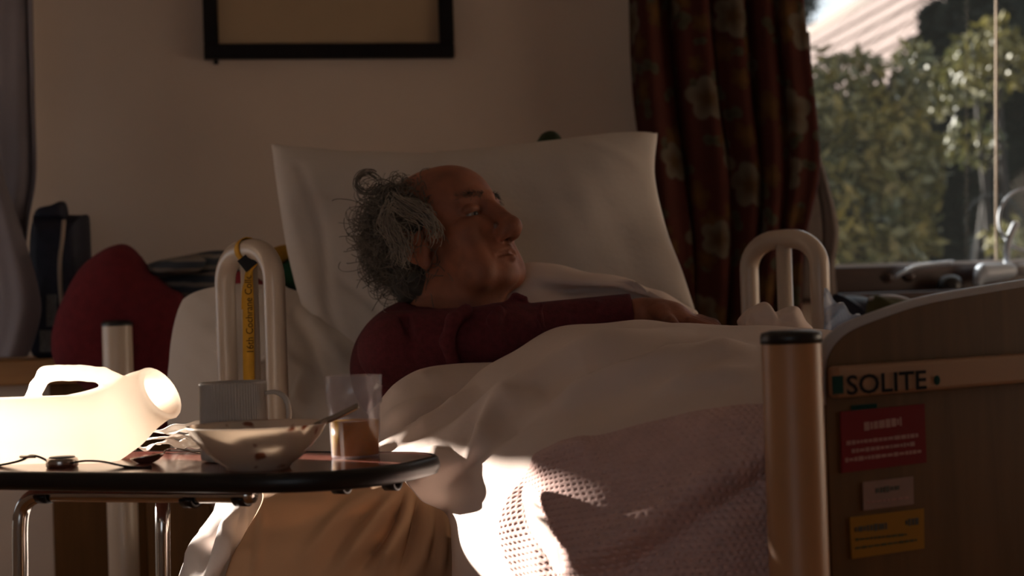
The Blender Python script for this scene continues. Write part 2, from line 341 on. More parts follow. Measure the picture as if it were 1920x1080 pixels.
# --- sculpting with distance fields: only the boxes a shape touches are updated
class Sculpt:
    def __init__(s, lo, hi, h):
        s.lo = np.asarray(lo, float); s.h = h; s.n = np.ceil((np.asarray(hi)-s.lo)/h).astype(int)+1
        s.D = np.full(s.n, 1.0, np.float32)
    def _sub(s, lo, hi):
        i0 = np.clip(np.floor((lo-s.lo)/s.h).astype(int), 0, s.n); i1 = np.clip(np.ceil((hi-s.lo)/s.h).astype(int)+1, 0, s.n)
        if np.any(i1 <= i0): return None
        ax = [s.lo[k]+s.h*np.arange(i0[k], i1[k]) for k in range(3)]
        X = np.stack(np.meshgrid(*ax, indexing='ij'), -1).astype(np.float32)
        return tuple(slice(a, b) for a, b in zip(i0, i1)), X
    def op(s, lo, hi, fn, k, sub=False):
        m = k+3*s.h; r = s._sub(np.asarray(lo)-m, np.asarray(hi)+m)
        if r is None: return
        sl, X = r; d = fn(X); a = s.D[sl]
        if sub: a2, d = -a, d
        else: a2 = a
        hh = np.clip(.5+.5*(d-a2)/max(k, 1e-6), 0, 1); o = d*(1-hh)+a2*hh-k*hh*(1-hh)
        s.D[sl] = -o if sub else o
    def ell(s, c, r, A=None, k=.012, sub=False):
        c = np.asarray(c, np.float32); r = np.asarray(r, np.float32); A = np.eye(3) if A is None else np.asarray(A); R = float(r.max())
        def fn(X):
            q = (X-c) @ A.astype(np.float32); a = np.linalg.norm(q/r, axis=-1); b = np.linalg.norm(q/(r*r), axis=-1); return a*(a-1)/(b+1e-6)
        s.op(c-R, c+R, fn, k, sub)
    def cap(s, a, b, ra, rb=None, k=.012, sub=False, sq=None):
        a = np.asarray(a, np.float32); b = np.asarray(b, np.float32); rb = ra if rb is None else rb; R = max(ra, rb)
        def fn(X):
            ab = b-a; t = np.clip(((X-a) @ ab)/(ab @ ab+1e-9), 0, 1); q = X-a-t[..., None]*ab
            if sq is not None: q = q/np.asarray(sq, np.float32)
            return np.linalg.norm(q, axis=-1)-(ra+(rb-ra)*t)
        s.op(np.minimum(a, b)-R*1.3, np.maximum(a, b)+R*1.3, fn, k, sub)
    def path(s, pts, r, k=.01, sub=False):
        r = np.broadcast_to(np.asarray(r, float), (len(pts),))
        for i in range(len(pts)-1): s.cap(pts[i], pts[i+1], r[i], r[i+1], k, sub)
    def rbox(s, c, hb, rad, A=None, k=.012, sub=False):
        c = np.asarray(c, np.float32); hb = np.asarray(hb, np.float32); A = np.eye(3) if A is None else np.asarray(A); R = float(np.linalg.norm(hb))
        def fn(X):
            q = np.abs((X-c) @ A.astype(np.float32))-(hb-rad); return np.linalg.norm(np.maximum(q, 0), axis=-1)+np.minimum(q.max(-1), 0)-rad
        s.op(c-R, c+R, fn, k, sub)
    def mesh(s):                       # surface nets
        D = s.D; ins = D < 0; nx, ny, nz = D.shape
        c = np.stack([ins[i:nx-1+i, j:ny-1+j, k:nz-1+k] for i in (0, 1) for j in (0, 1) for k in (0, 1)]).astype(np.int8).sum(0)
        act = (c > 0) & (c < 8); idx = np.argwhere(act); num = np.full(act.shape, -1, np.int64); num[act] = np.arange(len(idx))
        acc = np.zeros((len(idx), 3)); cnt = np.zeros(len(idx))
        off = [(i, j, k) for i in (0, 1) for j in (0, 1) for k in (0, 1)]
        for a in range(8):
            for b in range(a+1, 8):
                da = np.array(off[a]); db = np.array(off[b])
                if np.abs(da-db).sum() != 1: continue
                va = D[tuple((idx+da).T)]; vb = D[tuple((idx+db).T)]; x = (va < 0) != (vb < 0)
                t = np.where(x, va/(va-vb+1e-12), 0); acc += np.where(x[:, None], da+(db-da)*t[:, None], 0); cnt += x
        V = s.lo+(idx+acc/cnt[:, None])*s.h; Q = []
        for ax in range(3):
            sl0 = [slice(1, -1)]*3; sl0[ax] = slice(0, -1); e = np.array([0, 0, 0]); e[ax] = 1
            i0 = np.argwhere(np.ones([nx, ny, nz], bool)[tuple(sl0)]) if False else None
            A = ins; B = np.roll(ins, -1, ax); x = A != B; x[tuple([slice(None)]*ax+[-1])] = False
            for q in range(3):
                if q != ax: x[tuple([slice(None)]*q+[0])] = False; x[tuple([slice(None)]*q+[-1])] = False
            I = np.argwhere(x); u, v = [(1, 2), (2, 0), (0, 1)][ax]; eu = np.zeros(3, int); ev = np.zeros(3, int); eu[u] = 1; ev[v] = 1
            q = np.stack([num[tuple((I-eu-ev).T)], num[tuple((I-ev).T)], num[tuple(I.T)], num[tuple((I-eu).T)]], 1)
            fl = ~A[tuple(I.T)]; q[fl] = q[fl][:, ::-1]; Q.append(q)
        return V, np.concatenate(Q)
def smoothn(o, f=.5, it=2):
    m = o.modifiers.new('smooth', 'SMOOTH'); m.factor = f; m.iterations = it; return o
def rough_noise(V, amp, freq, seed=0, n=8):
    r = np.random.RandomState(seed); d = np.zeros(len(V))
    for _ in range(n):
        k = r.randn(3)*freq; d += np.sin(V @ k+r.rand()*6.28)
    return d/math.sqrt(n)*amp
def seg_dist(Q, pl):
    pl = np.asarray(pl, float); best = np.full(len(Q), 1e9)
    for a, b in zip(pl[:-1], pl[1:]):
        ab = b-a; t = np.clip(((Q-a) @ ab)/(ab @ ab), 0, 1); best = np.minimum(best, np.linalg.norm(Q-a-t[:, None]*ab, axis=1))
    return best
def ridge(Q, pl, wd):                  # a crease that fades out at both ends
    c = catmull(np.array(pl, float), 24); L = np.concatenate([[0], np.cumsum(np.linalg.norm(np.diff(c, axis=0), axis=1))]); best = np.full(len(Q), 1e9); bt = np.zeros(len(Q))
    for i in range(23):
        ab = c[i+1]-c[i]; t = np.clip(((Q-c[i]) @ ab)/(ab @ ab), 0, 1); d = np.linalg.norm(Q-c[i]-t[:, None]*ab, axis=1); k = d < best; best[k] = d[k]; bt[k] = (L[i]+t*(L[i+1]-L[i]))[k]/L[-1]
    out = np.exp(-(best/wd)**2)*np.clip(3.2*np.minimum(bt, 1-bt)+.03, 0, 1)
    return out
# ================================================================== SETTING
WA = math.radians(10); WD = np.array([math.cos(WA), math.sin(WA), 0]); WN = np.array([math.sin(WA), -math.cos(WA), 0])   # back wall along WD, facing WN
WP = np.array([0, 4.0, 0])
def wallpt(px, py, off=0): return on_plane(px, py, WP+WN*off, WN)
def wall_s(px, py=300): return float(np.dot(wallpt(px, py)-WP, WD))
def wbox(s0, s1, z0, z1, o0, o1):      # box on the back wall: along s, height z, offset o towards the room
    v, f = box((s0, o0, z0), (s1, o1, z1)); return WP+v[:, :1]*WD+v[:, 1:2]*WN+v[:, 2:]*UP, f
def struct(name, vf, m): return tag(mk(name, *vf, m, smooth=False), kind='structure')
s_win = wall_s(1340); z_sill = wallpt(1740, 492)[2]
S0, S1 = -1.805, 3.0
win_s1 = s_win+1.7; win_z1 = 2.15; win_z0 = z_sill-.075
struct('wall_back', merge([wbox(S0, s_win, 0, 2.45, -.12, 0), wbox(win_s1, S1, 0, 2.45, -.12, 0), wbox(s_win, win_s1, 0, win_z0, -.12, 0), wbox(s_win, win_s1, win_z1, 2.45, -.12, 0)]), M['wall'])
XL, XR, YB, YF = -1.78, 2.9, -1.9, 4.75
struct('floor', box((XL-.3, YB-.2, -.06), (XR+.3, YF, 0)), M['floor'])
struct('ceiling', box((XL-.3, YB-.2, 2.42), (XR+.3, YF, 2.5)), M['ceiling'])
LW = dict(y0=2.62, y1=3.6, z0=.80, z1=2.0)
def sidewall(x0, x1, y0, y1, wy0, wy1, wz0, wz1):
    return merge([box((x0, y0, 0), (x1, wy0, 2.45)), box((x0, wy1, 0), (x1, y1, 2.45)), box((x0, wy0, 0), (x1, wy1, wz0)), box((x0, wy0, wz1), (x1, wy1, 2.45))])
struct('wall_left', sidewall(XL-.1, XL, YB, YF, LW['y0'], LW['y1'], LW['z0'], LW['z1']), M['wall'])
struct('wall_right', box((XR, YB, 0), (XR+.1, YF, 2.45)), M['wall'])
RW = dict(x0=-1.55, x1=-.1, z0=.75, z1=2.0)  # unseen opening added behind the camera to let in fill light
struct('wall_front', merge([box((XL, YB-.1, 0), (RW['x0'], YB, 2.45)), box((RW['x1'], YB-.1, 0), (XR, YB, 2.45)), box((RW['x0'], YB-.1, 0), (RW['x1'], YB, RW['z0'])), box((RW['x0'], YB-.1, RW['z1']), (RW['x1'], YB, 2.45))]), M['wall'])
# window_1: brown frame, pane
w1 = tag(bpy.data.objects.new('window_1', None), kind='structure'); COL.objects.link(w1); w1.location = WP+WD*s_win; WLOC[w1] = np.array(w1.location)
def wpart(name, vf, m, bev=.004): return bevel(mk(name, *vf, m, w1, smooth=False), bev)
wpart('frame_bottom', wbox(s_win, win_s1, win_z0, z_sill-.006, -.09, .0), M['darkwood'])
wpart('glazing_bead', wbox(s_win, win_s1, z_sill-.007, z_sill+.002, -.075, -.05), M['trim'], .002)
wpart('frame_top', wbox(s_win, win_s1, win_z1-.06, win_z1, -.09, .0), M['darkwood'])
wpart('frame_side', wbox(s_win, s_win+.05, win_z0, win_z1, -.09, .0), M['darkwood'])
wpart('frame_side', wbox(win_s1-.05, win_s1, win_z0, win_z1, -.09, .0), M['darkwood'])
wpart('window_sill', wbox(s_win-.06, win_s1+.06, win_z0-.022, win_z0, -.02, .12), M['darkwood'])
mk('pane', *wbox(s_win+.02, win_s1-.02, z_sill-.01, win_z1-.03, -.068, -.064), M['glass'], w1, smooth=False)
# window_2 (left, the sun comes through it): frame, plus a bar and a blind added to shape the sunlight
w2 = tag(bpy.data.objects.new('window_2', None), kind='structure'); COL.objects.link(w2); w2.location = (XL, LW['y0'], LW['z0']); WLOC[w2] = np.array(w2.location)
for a, b in (((XL-.08, LW['y0'], LW['z0']), (XL-.03, LW['y1'], LW['z0']+.04)), ((XL-.08, LW['y0'], LW['z1']-.04), (XL-.03, LW['y1'], LW['z1']))):
    mk('window_frame', *box(a, b), M['darkwood'], w2, smooth=False)
mk('mullion', *box((XL-.08, 3.298, LW['z0']), (XL-.03, 3.334, LW['z1'])), M['darkwood'], w2, smooth=False)  # unseen bar added to keep the sun off the foot post
BLZ = 1.293
rb = thing('roller_blind', (XL, 2.7, 2.0), 'cream roller blind drawn half down over the left window', 'blind')  # unseen, added to cut off the upper sunlight and diffuse it
mk('blind_fabric', *box((XL+.004, LW['y0']-.05, BLZ), (XL+.008, LW['y1']+.05, 2.06)), M['blind'], rb, smooth=False)
mk('roller', *tube([(XL+.03, LW['y0']-.06, 2.07), (XL+.03, LW['y1']+.06, 2.07)], .022), M['blind'], rb)
mk('bottom_bar', *box((XL+.001, LW['y0']-.05, BLZ-.015), (XL+.012, LW['y1']+.05, BLZ+.01)), M['blind'], rb, smooth=False)
sw_ctrl = [[(XL+.065, y-.035, 2.2) for y in (3.30, 3.38, 3.48, 3.62)], [(XL+.065+.01*(k % 2), y-.035, 1.7) for k, y in enumerate((3.30, 3.38, 3.48, 3.62))], [(XL+.065, 3.285, 1.40), (XL+.075, 3.34, 1.34), (XL+.065, 3.435, 1.32), (XL+.075, 3.585, 1.30)], [(XL+.065, 3.295, 1.31), (XL+.075, 3.33, 1.254), (XL+.065, 3.425, 1.242), (XL+.075, 3.585, 1.225)]]  # unseen cloth added, hem shaped to trim the sun on the bedding
sg = net([[np.array(q) for q in r] for r in sw_ctrl], 30, 30); o = mk('grey_curtain', sg.reshape(-1, 3), gridfaces(30, 30), M['curtain_grey']); solid(o, .003); tag(o, 'grey curtain swept up and tied back at the sunny left window', 'curtain')
# ================================================================== OUTSIDE
struct('ground', box((-14, 4.9, -.35), (40, 60, -.3)), M['lawn'])
def leaves(ctrs, rads, n, size, seed):
    r = np.random.RandomState(seed); V = []; ctrs = np.asarray(ctrs); rads = np.asarray(rads); vol = (rads.prod(1))**.7; pk = r.choice(len(ctrs), n, p=vol/vol.sum())
    u = r.randn(n, 3); u /= np.linalg.norm(u, axis=1, keepdims=True); q = ctrs[pk]+u*rads[pk]*(r.rand(n, 1)**.22)*(.85+.3*r.rand(n, 1))
    a = r.randn(n, 3); a /= np.linalg.norm(a, axis=1, keepdims=True); b = np.cross(a, r.randn(n, 3)); b /= np.linalg.norm(b, axis=1, keepdims=True); s = size*(.6+.8*r.rand(n, 1)); nn = np.cross(a, b)
    V = np.stack([q-a*s, q-b*s*.4+nn*s*.1, q+a*s, q+b*s*.4+nn*s*.1], 1).reshape(-1, 3); return V, np.arange(n*4).reshape(-1, 4)
def shrub(name, label, lumps, n, size, m, seed, base_px, Yb, core=False):
    c = [P(x, y, Y) for x, y, Y, r in lumps]; rr = [(r, r, r*.9) for *_, r in lumps]
    b = P(base_px, 500, Yb); b[2] = -.3; o = thing(name, b, label, 'tree' if 'tree' in name else 'shrub')
    V, f = leaves(c, rr, n, size, seed); mk('foliage', V, f, m, o, smooth=False, kind='stuff')
    if core: mk('inner_foliage', *merge([ellipsoid(cc, np.array(r_)*.86) for cc, r_ in zip(c, rr)]), m, o, kind='stuff')  # solid cores added inside the leaves to stop light
    br = []
    for cc in c[:3]: br.append(tube(catmull([b, b*.5+cc*.5+rng.randn(3)*.08, cc], 8), np.linspace(.05, .012, 8), 6))
    mk('stem', *merge(br), M['bark'], o)
    return o
shrub('leafy_shrub', 'tall ochre green shrub close outside the window beside the floral curtain',
      [(1560, 440, 7, .26), (1640, 390, 7.2, .27), (1690, 335, 7.3, .20), (1580, 300, 7.2, .26), (1560, 200, 7.4, .20), (1650, 270, 7.4, .22), (1610, 130, 7.6, .12), (1680, 180, 7.5, .20), (1735, 285, 7.5, .12), (1530, 130, 7.5, .12), (1500, 380, 7, .3), (1500, 250, 7.2, .26), (1640, 480, 6.9, .24), (1700, 440, 7.1, .16), (1715, 110, 7.7, .11), (1560, 560, 6.9, .4)], 6500, .040, M['leaf1'], 3, 1600, 7.1)
shrub('slender_tree', 'loose ochre branch of a tree reaching into the dark upper part of the window',
      [(1865, 70, 8.6, .13), (1825, 105, 8.6, .14), (1885, 100, 8.6, .13), (1795, 150, 8.5, .15), (1845, 165, 8.6, .14), (1760, 190, 8.5, .11), (1900, 140, 8.6, .1), (1820, 270, 8.6, .16), (1890, 450, 8.3, .13)], 900, .034, M['leaf1'], 5, 1850, 8.8)
shrub('dark_tree', 'big dark evergreen tree filling the window behind the ochre shrub',
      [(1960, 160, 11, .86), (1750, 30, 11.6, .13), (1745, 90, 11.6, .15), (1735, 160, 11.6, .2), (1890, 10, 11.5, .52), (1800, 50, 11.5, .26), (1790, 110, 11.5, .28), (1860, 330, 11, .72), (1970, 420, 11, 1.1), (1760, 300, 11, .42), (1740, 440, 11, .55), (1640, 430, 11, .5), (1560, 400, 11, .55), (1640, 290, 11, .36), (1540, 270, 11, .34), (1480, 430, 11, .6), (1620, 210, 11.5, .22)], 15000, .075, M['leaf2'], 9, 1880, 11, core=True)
shrub('far_tree', 'bare pale tree top against the white sky at the curtain edge', [(1510, 14, 26, .16), (1528, -6, 26, .2), (1515, 40, 26, .08), (1500, -30, 26, .4)], 300, .10, M['leaf2'], 11, 1515, 26)
for nm, lab, lumps, bpx, yb in (('shade_tree', 'broad dark tree left of the shrub outside, hidden behind the curtain', [((-.3, 8.6, 1.9), .95), ((.3, 8.4, 1.2), .8), ((-1.0, 8.8, 1.4), .9), ((-.5, 8.7, 2.9), .8), ((-1.2, 9.0, 2.3), .8)], 0, 0),
                              ('hedge_tree', 'tall dark hedge tree standing beyond the shade tree, hidden behind the curtain', [((.9, 12.8, 1.8), 1.15), ((-.2, 13.0, 2.0), 1.3), ((.2, 12.9, 3.3), 1.2), ((-1.4, 13.4, 2.2), 1.4)], 0, 0)):
    t_ = thing(nm, (lumps[0][0][0], lumps[0][0][1], -.3), lab, 'tree')  # both unseen, added to keep the sun off the outdoor planting
    V, f = leaves([np.array(c_) for c_, _ in lumps], [(r_,)*3 for _, r_ in lumps], 4000, .09, 77); mk('foliage', V, f, M['leaf2'], t_, smooth=False, kind='stuff')  # foliage of the unseen added shade trees
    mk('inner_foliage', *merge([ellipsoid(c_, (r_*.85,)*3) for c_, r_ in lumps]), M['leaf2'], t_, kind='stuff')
    mk('trunk', *tube([(lumps[0][0][0], lumps[0][0][1], -.3), (lumps[0][0][0], lumps[0][0][1], 1.2)], .1, 10), M['bark'], t_)
# neighbour's house with clay tiles
ha = P(1490, 86, 20); hb0 = P(1640, 0, 17.1); hb0[2] = ha[2]; edir = hb0-ha; edir /= np.linalg.norm(edir); PT = math.radians(50)
hd_ = np.array([edir[1], -edir[0], 0]); hd_ = hd_ if hd_[0] < 0 else -hd_; vdir = hd_*math.cos(PT)-UP*math.sin(PT); rn = -hd_*-math.sin(PT)+UP*math.cos(PT)
hs = thing('neighbour_house', (ha[0]+2, ha[1], -.3), 'neighbouring house with weathered pinkish clay tiled roof under white sky', 'house')
def slab(p, u, v, w, lu, lv, lw):
    v0, f = box((0, 0, 0), (lu, lv, lw)); return p+v0[:, :1]*u+v0[:, 1:2]*v+v0[:, 2:]*w, f
h0 = ha-edir*1.0; NCO, EXP_, TWD = 11, .30, .28
mk('roof_deck', *slab(h0-rn*.06, edir, vdir, rn, 7.7, NCO*EXP_+.1, .04), M['render'], hs, smooth=False)
mk('ridge_cap', *tube([h0+rn*.02, h0+edir*7.7+rn*.02], .10, 12), M['render'], hs)
ev = h0+vdir*NCO*EXP_-hd_*.3; mk('wall', *slab(np.array([ev[0], ev[1], -.3]), edir, -hd_, UP, 7.7, 3.5, ev[2]+.25), M['render'], hs, smooth=False)
tme = None
for k in range(NCO):
    for i in range(27):
        p = h0+edir*(i*TWD+.02+(TWD*.5 if k % 2 else 0)+.006*rng.randn())+vdir*(k*EXP_+.08)+rn*(.012+.008*rng.rand())
        if tme is None:
            v0, f = box((0, 0, 0), (TWD-.016, EXP_+.04, .022)); v0 = v0[:, :1]*edir+v0[:, 1:2]*vdir+(v0[:, 2:]+v0[:, 1:2]*.13)*rn
            o = mk('roof_tile', v0+p, f, M['rooftile'], hs, smooth=False); tme = o.data
            tme.vertices.foreach_set('co', v0.astype(np.float32).ravel()); tme.update(); o.location = p-WLOC[hs]
        else:
            o = bpy.data.objects.new('roof_tile', tme); COL.objects.link(o); o.parent = hs; o.location = p-WLOC[hs]
# ================================================================== CURTAINS, PICTURE, BACKGROUND THINGS
def curtain(name, label, rows, m, nr, nc, folds, amp, seed, uvs=(1, 1)):
    r = np.random.RandomState(seed); ctrl = [[P(*p) for p in row] for row in rows]; G = net(ctrl, nr, nc)
    u = np.linspace(0, 1, nc)[None, :]; v = np.linspace(0, 1, nr)[:, None]
    ph = folds*2*math.pi*(u+.02*np.sin(5*v+3*u)); d = amp*(np.sin(ph)+.35*np.sin(ph*2.3+1+2*v)+.2*np.sin(ph*.5+4))*(.75+.25*np.sin(3*v+6*u))
    G[..., 1] += d; G[..., 0] += .35*amp*np.cos(ph)
    arc = np.concatenate([np.zeros((nr, 1)), np.cumsum(np.linalg.norm(np.diff(G, axis=1), axis=2), 1)], 1)
    ht = np.concatenate([np.zeros((1, nc)), np.cumsum(np.linalg.norm(np.diff(G, axis=0), axis=2), 0)], 0)
    o = mk(name, G.reshape(-1, 3), gridfaces(nr, nc), m, uv=np.stack([arc.ravel(), ht.ravel()], 1)); solid(o, .003); return tag(o, label, 'curtain')
curtain('floral_curtain', 'dark red floral curtain hanging in heavy folds at the left of the window',
        [[(1165, -190, 3.92), (1260, -190, 3.9), (1360, -190, 3.9), (1440, -190, 3.9), (1497, -190, 3.9)],
         [(1170, 0, 3.92), (1265, 0, 3.9), (1365, 0, 3.9), (1440, 0, 3.9), (1498, 0, 3.9)],
         [(1180, 190, 3.92), (1280, 190, 3.9), (1375, 190, 3.9), (1450, 190, 3.9), (1519, 190, 3.9)],
         [(1200, 330, 3.92), (1290, 330, 3.9), (1390, 330, 3.9), (1455, 330, 3.9), (1528, 330, 3.9)],
         [(1215, 480, 3.92), (1300, 480, 3.9), (1385, 490, 3.9), (1450, 470, 3.9), (1500, 470, 3.9)],
         [(1225, 640, 3.92), (1300, 640, 3.9), (1380, 640, 3.9), (1440, 640, 3.9), (1500, 640, 3.9)],
         [(1225, 1000, 3.92), (1300, 1000, 3.9), (1380, 1000, 3.9), (1440, 1000, 3.9), (1500, 1000, 3.9)]], M['floral'], 90, 220, 5.2, .045, 1)
curtain('net_curtain', 'pale thin lining hanging behind the edge of the floral curtain', [[(1470, 60, 3.99), (1500, 60, 3.99), (1516, 60, 3.99)], [(1475, 250, 3.99), (1510, 250, 3.99), (1528, 250, 3.99)], [(1480, 340, 3.98), (1525, 340, 3.98), (1550, 340, 3.98)], [(1480, 430, 3.98), (1535, 430, 3.98), (1572, 430, 3.98)], [(1480, 500, 3.98), (1530, 500, 3.98), (1566, 500, 3.98)], [(1480, 560, 3.98), (1530, 560, 3.98), (1572, 560, 3.98)]], M['net'], 40, 40, 2.2, .006, 2)
curtain('grey_curtain', 'grey violet curtain at the left edge beside the navy bag',
        [[(-120, -150, 3.55), (-40, -150, 3.55), (20, -150, 3.55), (69, -150, 3.55)], [(-120, 0, 3.55), (-40, 0, 3.55), (20, 0, 3.55), (70, 0, 3.55)], [(-120, 200, 3.55), (-40, 200, 3.55), (20, 200, 3.55), (74, 200, 3.55)], [(-120, 330, 3.55), (-40, 330, 3.55), (20, 330, 3.55), (76, 330, 3.55)], [(-120, 420, 3.53), (-40, 420, 3.55), (15, 420, 3.55), (62, 420, 3.55)], [(-120, 560, 3.5), (-40, 560, 3.52), (15, 560, 3.55), (52, 560, 3.55)], [(-120, 665, 3.5), (-40, 668, 3.52), (10, 670, 3.55), (50, 668, 3.55)]], M['curtain_grey'], 60, 60, 2.6, .025, 4)
curtain('grey_curtain', 'lighter grey curtain panel sweeping out at the lower left edge in front',
        [[(-120, 200, 3.42), (-60, 200, 3.42), (-30, 200, 3.42)], [(-120, 330, 3.42), (-50, 330, 3.42), (-2, 330, 3.42)], [(-120, 430, 3.41), (-40, 430, 3.41), (30, 430, 3.41)], [(-120, 520, 3.40), (-30, 520, 3.40), (58, 520, 3.40)], [(-120, 575, 3.40), (-25, 575, 3.40), (71, 580, 3.40)], [(-120, 640, 3.41), (-25, 640, 3.41), (60, 640, 3.41)], [(-120, 668, 3.41), (-25, 670, 3.41), (50, 668, 3.41)]], M['curtain_grey'], 60, 60, 2.2, .02, 5)
pf = thing('picture_frame', wallpt(616, 112), 'black framed picture with plain cream mount, on the wall above the pillow', 'picture')
c0 = wallpt(383, 112); c1 = wallpt(850, 112); s0 = np.dot(c0-WP, WD); s1 = np.dot(c1-WP, WD); zb = (c0[2]+c1[2])/2; fw = .036; zt = zb+.52
for a in ((s0, s1, zb, zb+fw, .002, .03), (s0, s1, zt-fw, zt, .002, .03), (s0, s0+fw, zb+fw, zt-fw, .002, .03), (s1-fw, s1, zb+fw, zt-fw, .002, .03)):
    bevel(mk('frame_bar', *wbox(*a), M['frame'], pf, smooth=False), .003)
mk('mount', *wbox(s0+fw, s1-fw, zb+fw, zt-fw, .002, .012), M['mount'], pf, smooth=False)
mk('hook', *tube([wallpt(405, 112), wallpt(405, 121)], .006, 8), M['frame'], pf)
# shelf and chest at the left
Ysh = 3.45
shz = P(50, 674, Ysh)[2]; sx0 = P(-150, 700, Ysh)[0]; sx1 = P(262, 700, Ysh)[0]; shb = P(50, 722, Ysh)[2]
sh = tag(bevel(mk('wooden_shelf', *box((sx0, Ysh, shb), (sx1, Ysh+.33, shz)), M['shelf'], smooth=False), .004), 'orange pine shelf board under the navy bag and grey curtain', 'shelf')
ch = thing('bedside_chest', ((sx0+sx1)/2, Ysh+.2, 0), 'brown wooden chest standing behind the table legs', 'chest')
bx0, bx1 = P(92, 1000, Ysh)[0], P(198, 1000, Ysh)[0]
bevel(mk('body', *box((bx0, Ysh+.03, 0), (sx1, Ysh+.32, shb)), M['wood'], ch, smooth=False), .004)
bevel(mk('side_panel', *box((sx0, Ysh+.05, 0), (bx0-.002, Ysh+.3, shb)), M['wall'], ch, smooth=False), .004)
# navy bag
nb = thing('navy_bag', P(115, 672, Ysh+.08), 'navy nylon bag with pale webbing strap and grey labels on the shelf', 'bag')
mk('body', *inflate([(66, 668), (64, 560), (62, 460), (68, 408), (71, 402), (95, 400), (130, 402), (158, 403), (163, 408), (166, 470), (170, 560), (168, 668)], Ysh+.12, .14, noise=.004, pw=.35), M['navy'], nb)
mk('flap', *inflate([(70, 410), (72, 392), (100, 384), (120, 378), (127, 402), (124, 412)], Ysh+.10, .06, n=30, pw=.4), M['navy'], nb)
mk('strap', *ribbon(catmull([P(x, y, Ysh+.045) for x, y in ((120, 412), (117, 450), (112, 490), (113, 540), (117, 590), (115, 645))], 20), np.array([1.0, 0, 0]), .009, .003), M['strap'], nb)
for x0, y0, x1, y1 in ((87, 552, 106, 612), (74, 619, 95, 660)):
    mk('label_patch', *extrude_outline([P(x0, y1, Ysh+.046), P(x1, y1, Ysh+.046), P(x1, y0, Ysh+.046), P(x0, y0, Ysh+.046)], (0, 1, 0), .006), M['grey_label'], nb, smooth=False)
V, f = inflate([(97, 650), (104, 600), (122, 555), (150, 505), (185, 475), (215, 460), (238, 459), (258, 474), (285, 510), (318, 540), (345, 560), (350, 640), (348, 740), (335, 815), (290, 815), (220, 790), (150, 720), (110, 690)], 3.40, .16, noise=.006, freq=9, lean=.0)
tag(mk('red_cushion', V, f, M['red']), 'dark red fleece cushion slumped behind the cream head post', 'cushion')
for i, (ol, yy, lb) in enumerate(([[(262, 505), (300, 488), (350, 478), (410, 470), (440, 475), (445, 515), (400, 522), (330, 530), (285, 530)], 3.52, 'blue grey striped folded cloth on top of the pile beside the red cushion'],
                                  [[(275, 530), (320, 515), (380, 512), (440, 510), (450, 545), (400, 560), (330, 562), (290, 556)], 3.47, 'dark blue grey folded cloth at the bottom of the pile behind the white backrest pillow'],
                                  [[(280, 500), (310, 486), (350, 480), (385, 487), (372, 508), (330, 514), (292, 516)], 3.40, 'small pale striped cloth folded at the left of the pile'])):
    V, f = inflate(ol, yy, .10, noise=.006, freq=25); tag(mk('folded_cloth', V, f, M['bluecloth']), lb, 'cloth')
ty = thing('knitted_toy', P(505, 585, 3.12), 'red, yellow and green knitted toy tucked between cream grab rail and pillow', 'toy')
mk('red_band', *inflate([(436, 520), (448, 508), (480, 520), (520, 545), (560, 560), (582, 572), (580, 588), (550, 592), (500, 575), (455, 552)], 3.10, .09, n=48, noise=.002, freq=50), M['toy_red'], ty)
mk('yellow_band', *inflate([(488, 500), (500, 478), (520, 462), (545, 460), (552, 480), (530, 500), (520, 525), (500, 520)], 3.12, .08, n=40, noise=.002, freq=50), M['toy_yellow'], ty)
mk('green_band', *inflate([(522, 505), (540, 485), (570, 480), (585, 510), (580, 548), (555, 548), (530, 530)], 3.12, .085, n=40, noise=.002, freq=50), M['toy_green'], ty)
V, f = inflate([(985, 300), (1005, 268), (1018, 250), (1038, 246), (1054, 262), (1062, 300)], 3.12, .07, n=40); tag(mk('green_cushion', V, f, M['green']), 'dark green cushion corner peeping over the top of the big pillow', 'cushion')
# things at the window sill
def sill(px, py, off): return on_plane(px, py, WP+WN*off, WN)
st = thing('window_stay', sill(1735, 520, .01), 'silver window stay with bent lever on the bottom window rail', 'window stay')
mk('lever', *ribbon(catmull([sill(1679, 519, .03), sill(1692, 512, .035), (sill(1715, 501, .03)), sill(1740, 497, .02), sill(1788, 492, .012)], 24), UP*.8+WN*.6, .012, .005), M['greyplastic'], st)
mk('mounting_plate', *ellipsoid(sill(1664, 521, .003), (.016, .006, .013)), M['darkwood'], st); mk('mounting_plate', *ellipsoid(sill(1704, 519, .004), (.016, .006, .013)), M['darkwood'], st)
kn = thing('sill_knob', sill(1782, 545, .06), 'round black knob shaped bottle cap standing on the window sill', 'cap')
V, f = lathe([(.0, .034), (.012, .033), (.023, .028), (.031, .016), (.033, .002), (.033, 0)], sill(1782, 540, .05), 32); mk('cap_body', V, f, M['black'], kn)
pb = thing('plastic_bottle', sill(1865, 535, .05), 'pale grey rounded plastic bottle lying on the window sill', 'bottle')
s = Sculpt(sill(1870, 515, .05)-.14, sill(1870, 515, .05)+.14, .004)
s.cap(sill(1845, 512, .05), sill(1893, 508, .05), .026, .020, .01); s.cap(sill(1836, 520, .06), sill(1834, 530, .06), .014, .012, .01); V, f = s.mesh(); mk('body', V, f, M['greyplastic'], pb)
mk('cap', *tube([sill(1905, 507, .05), sill(1935, 502, .05)], .014, 14), M['trim'], pb)
mk('rod', *merge([tube([sill(1868, -40, .02), sill(1868, 488, .02)], .0032, 8)]), M['strap'], thing('blind_cord', sill(1868, 488, .02), 'thin pale cord hanging straight down in front of the window', 'cord'))
hp = thing('wire_hoop', sill(1925, 412, .03), 'pale wire hoop hanging beside the cord in the window', 'hoop')
hc = sill(1928, 412, .03); hr = .083
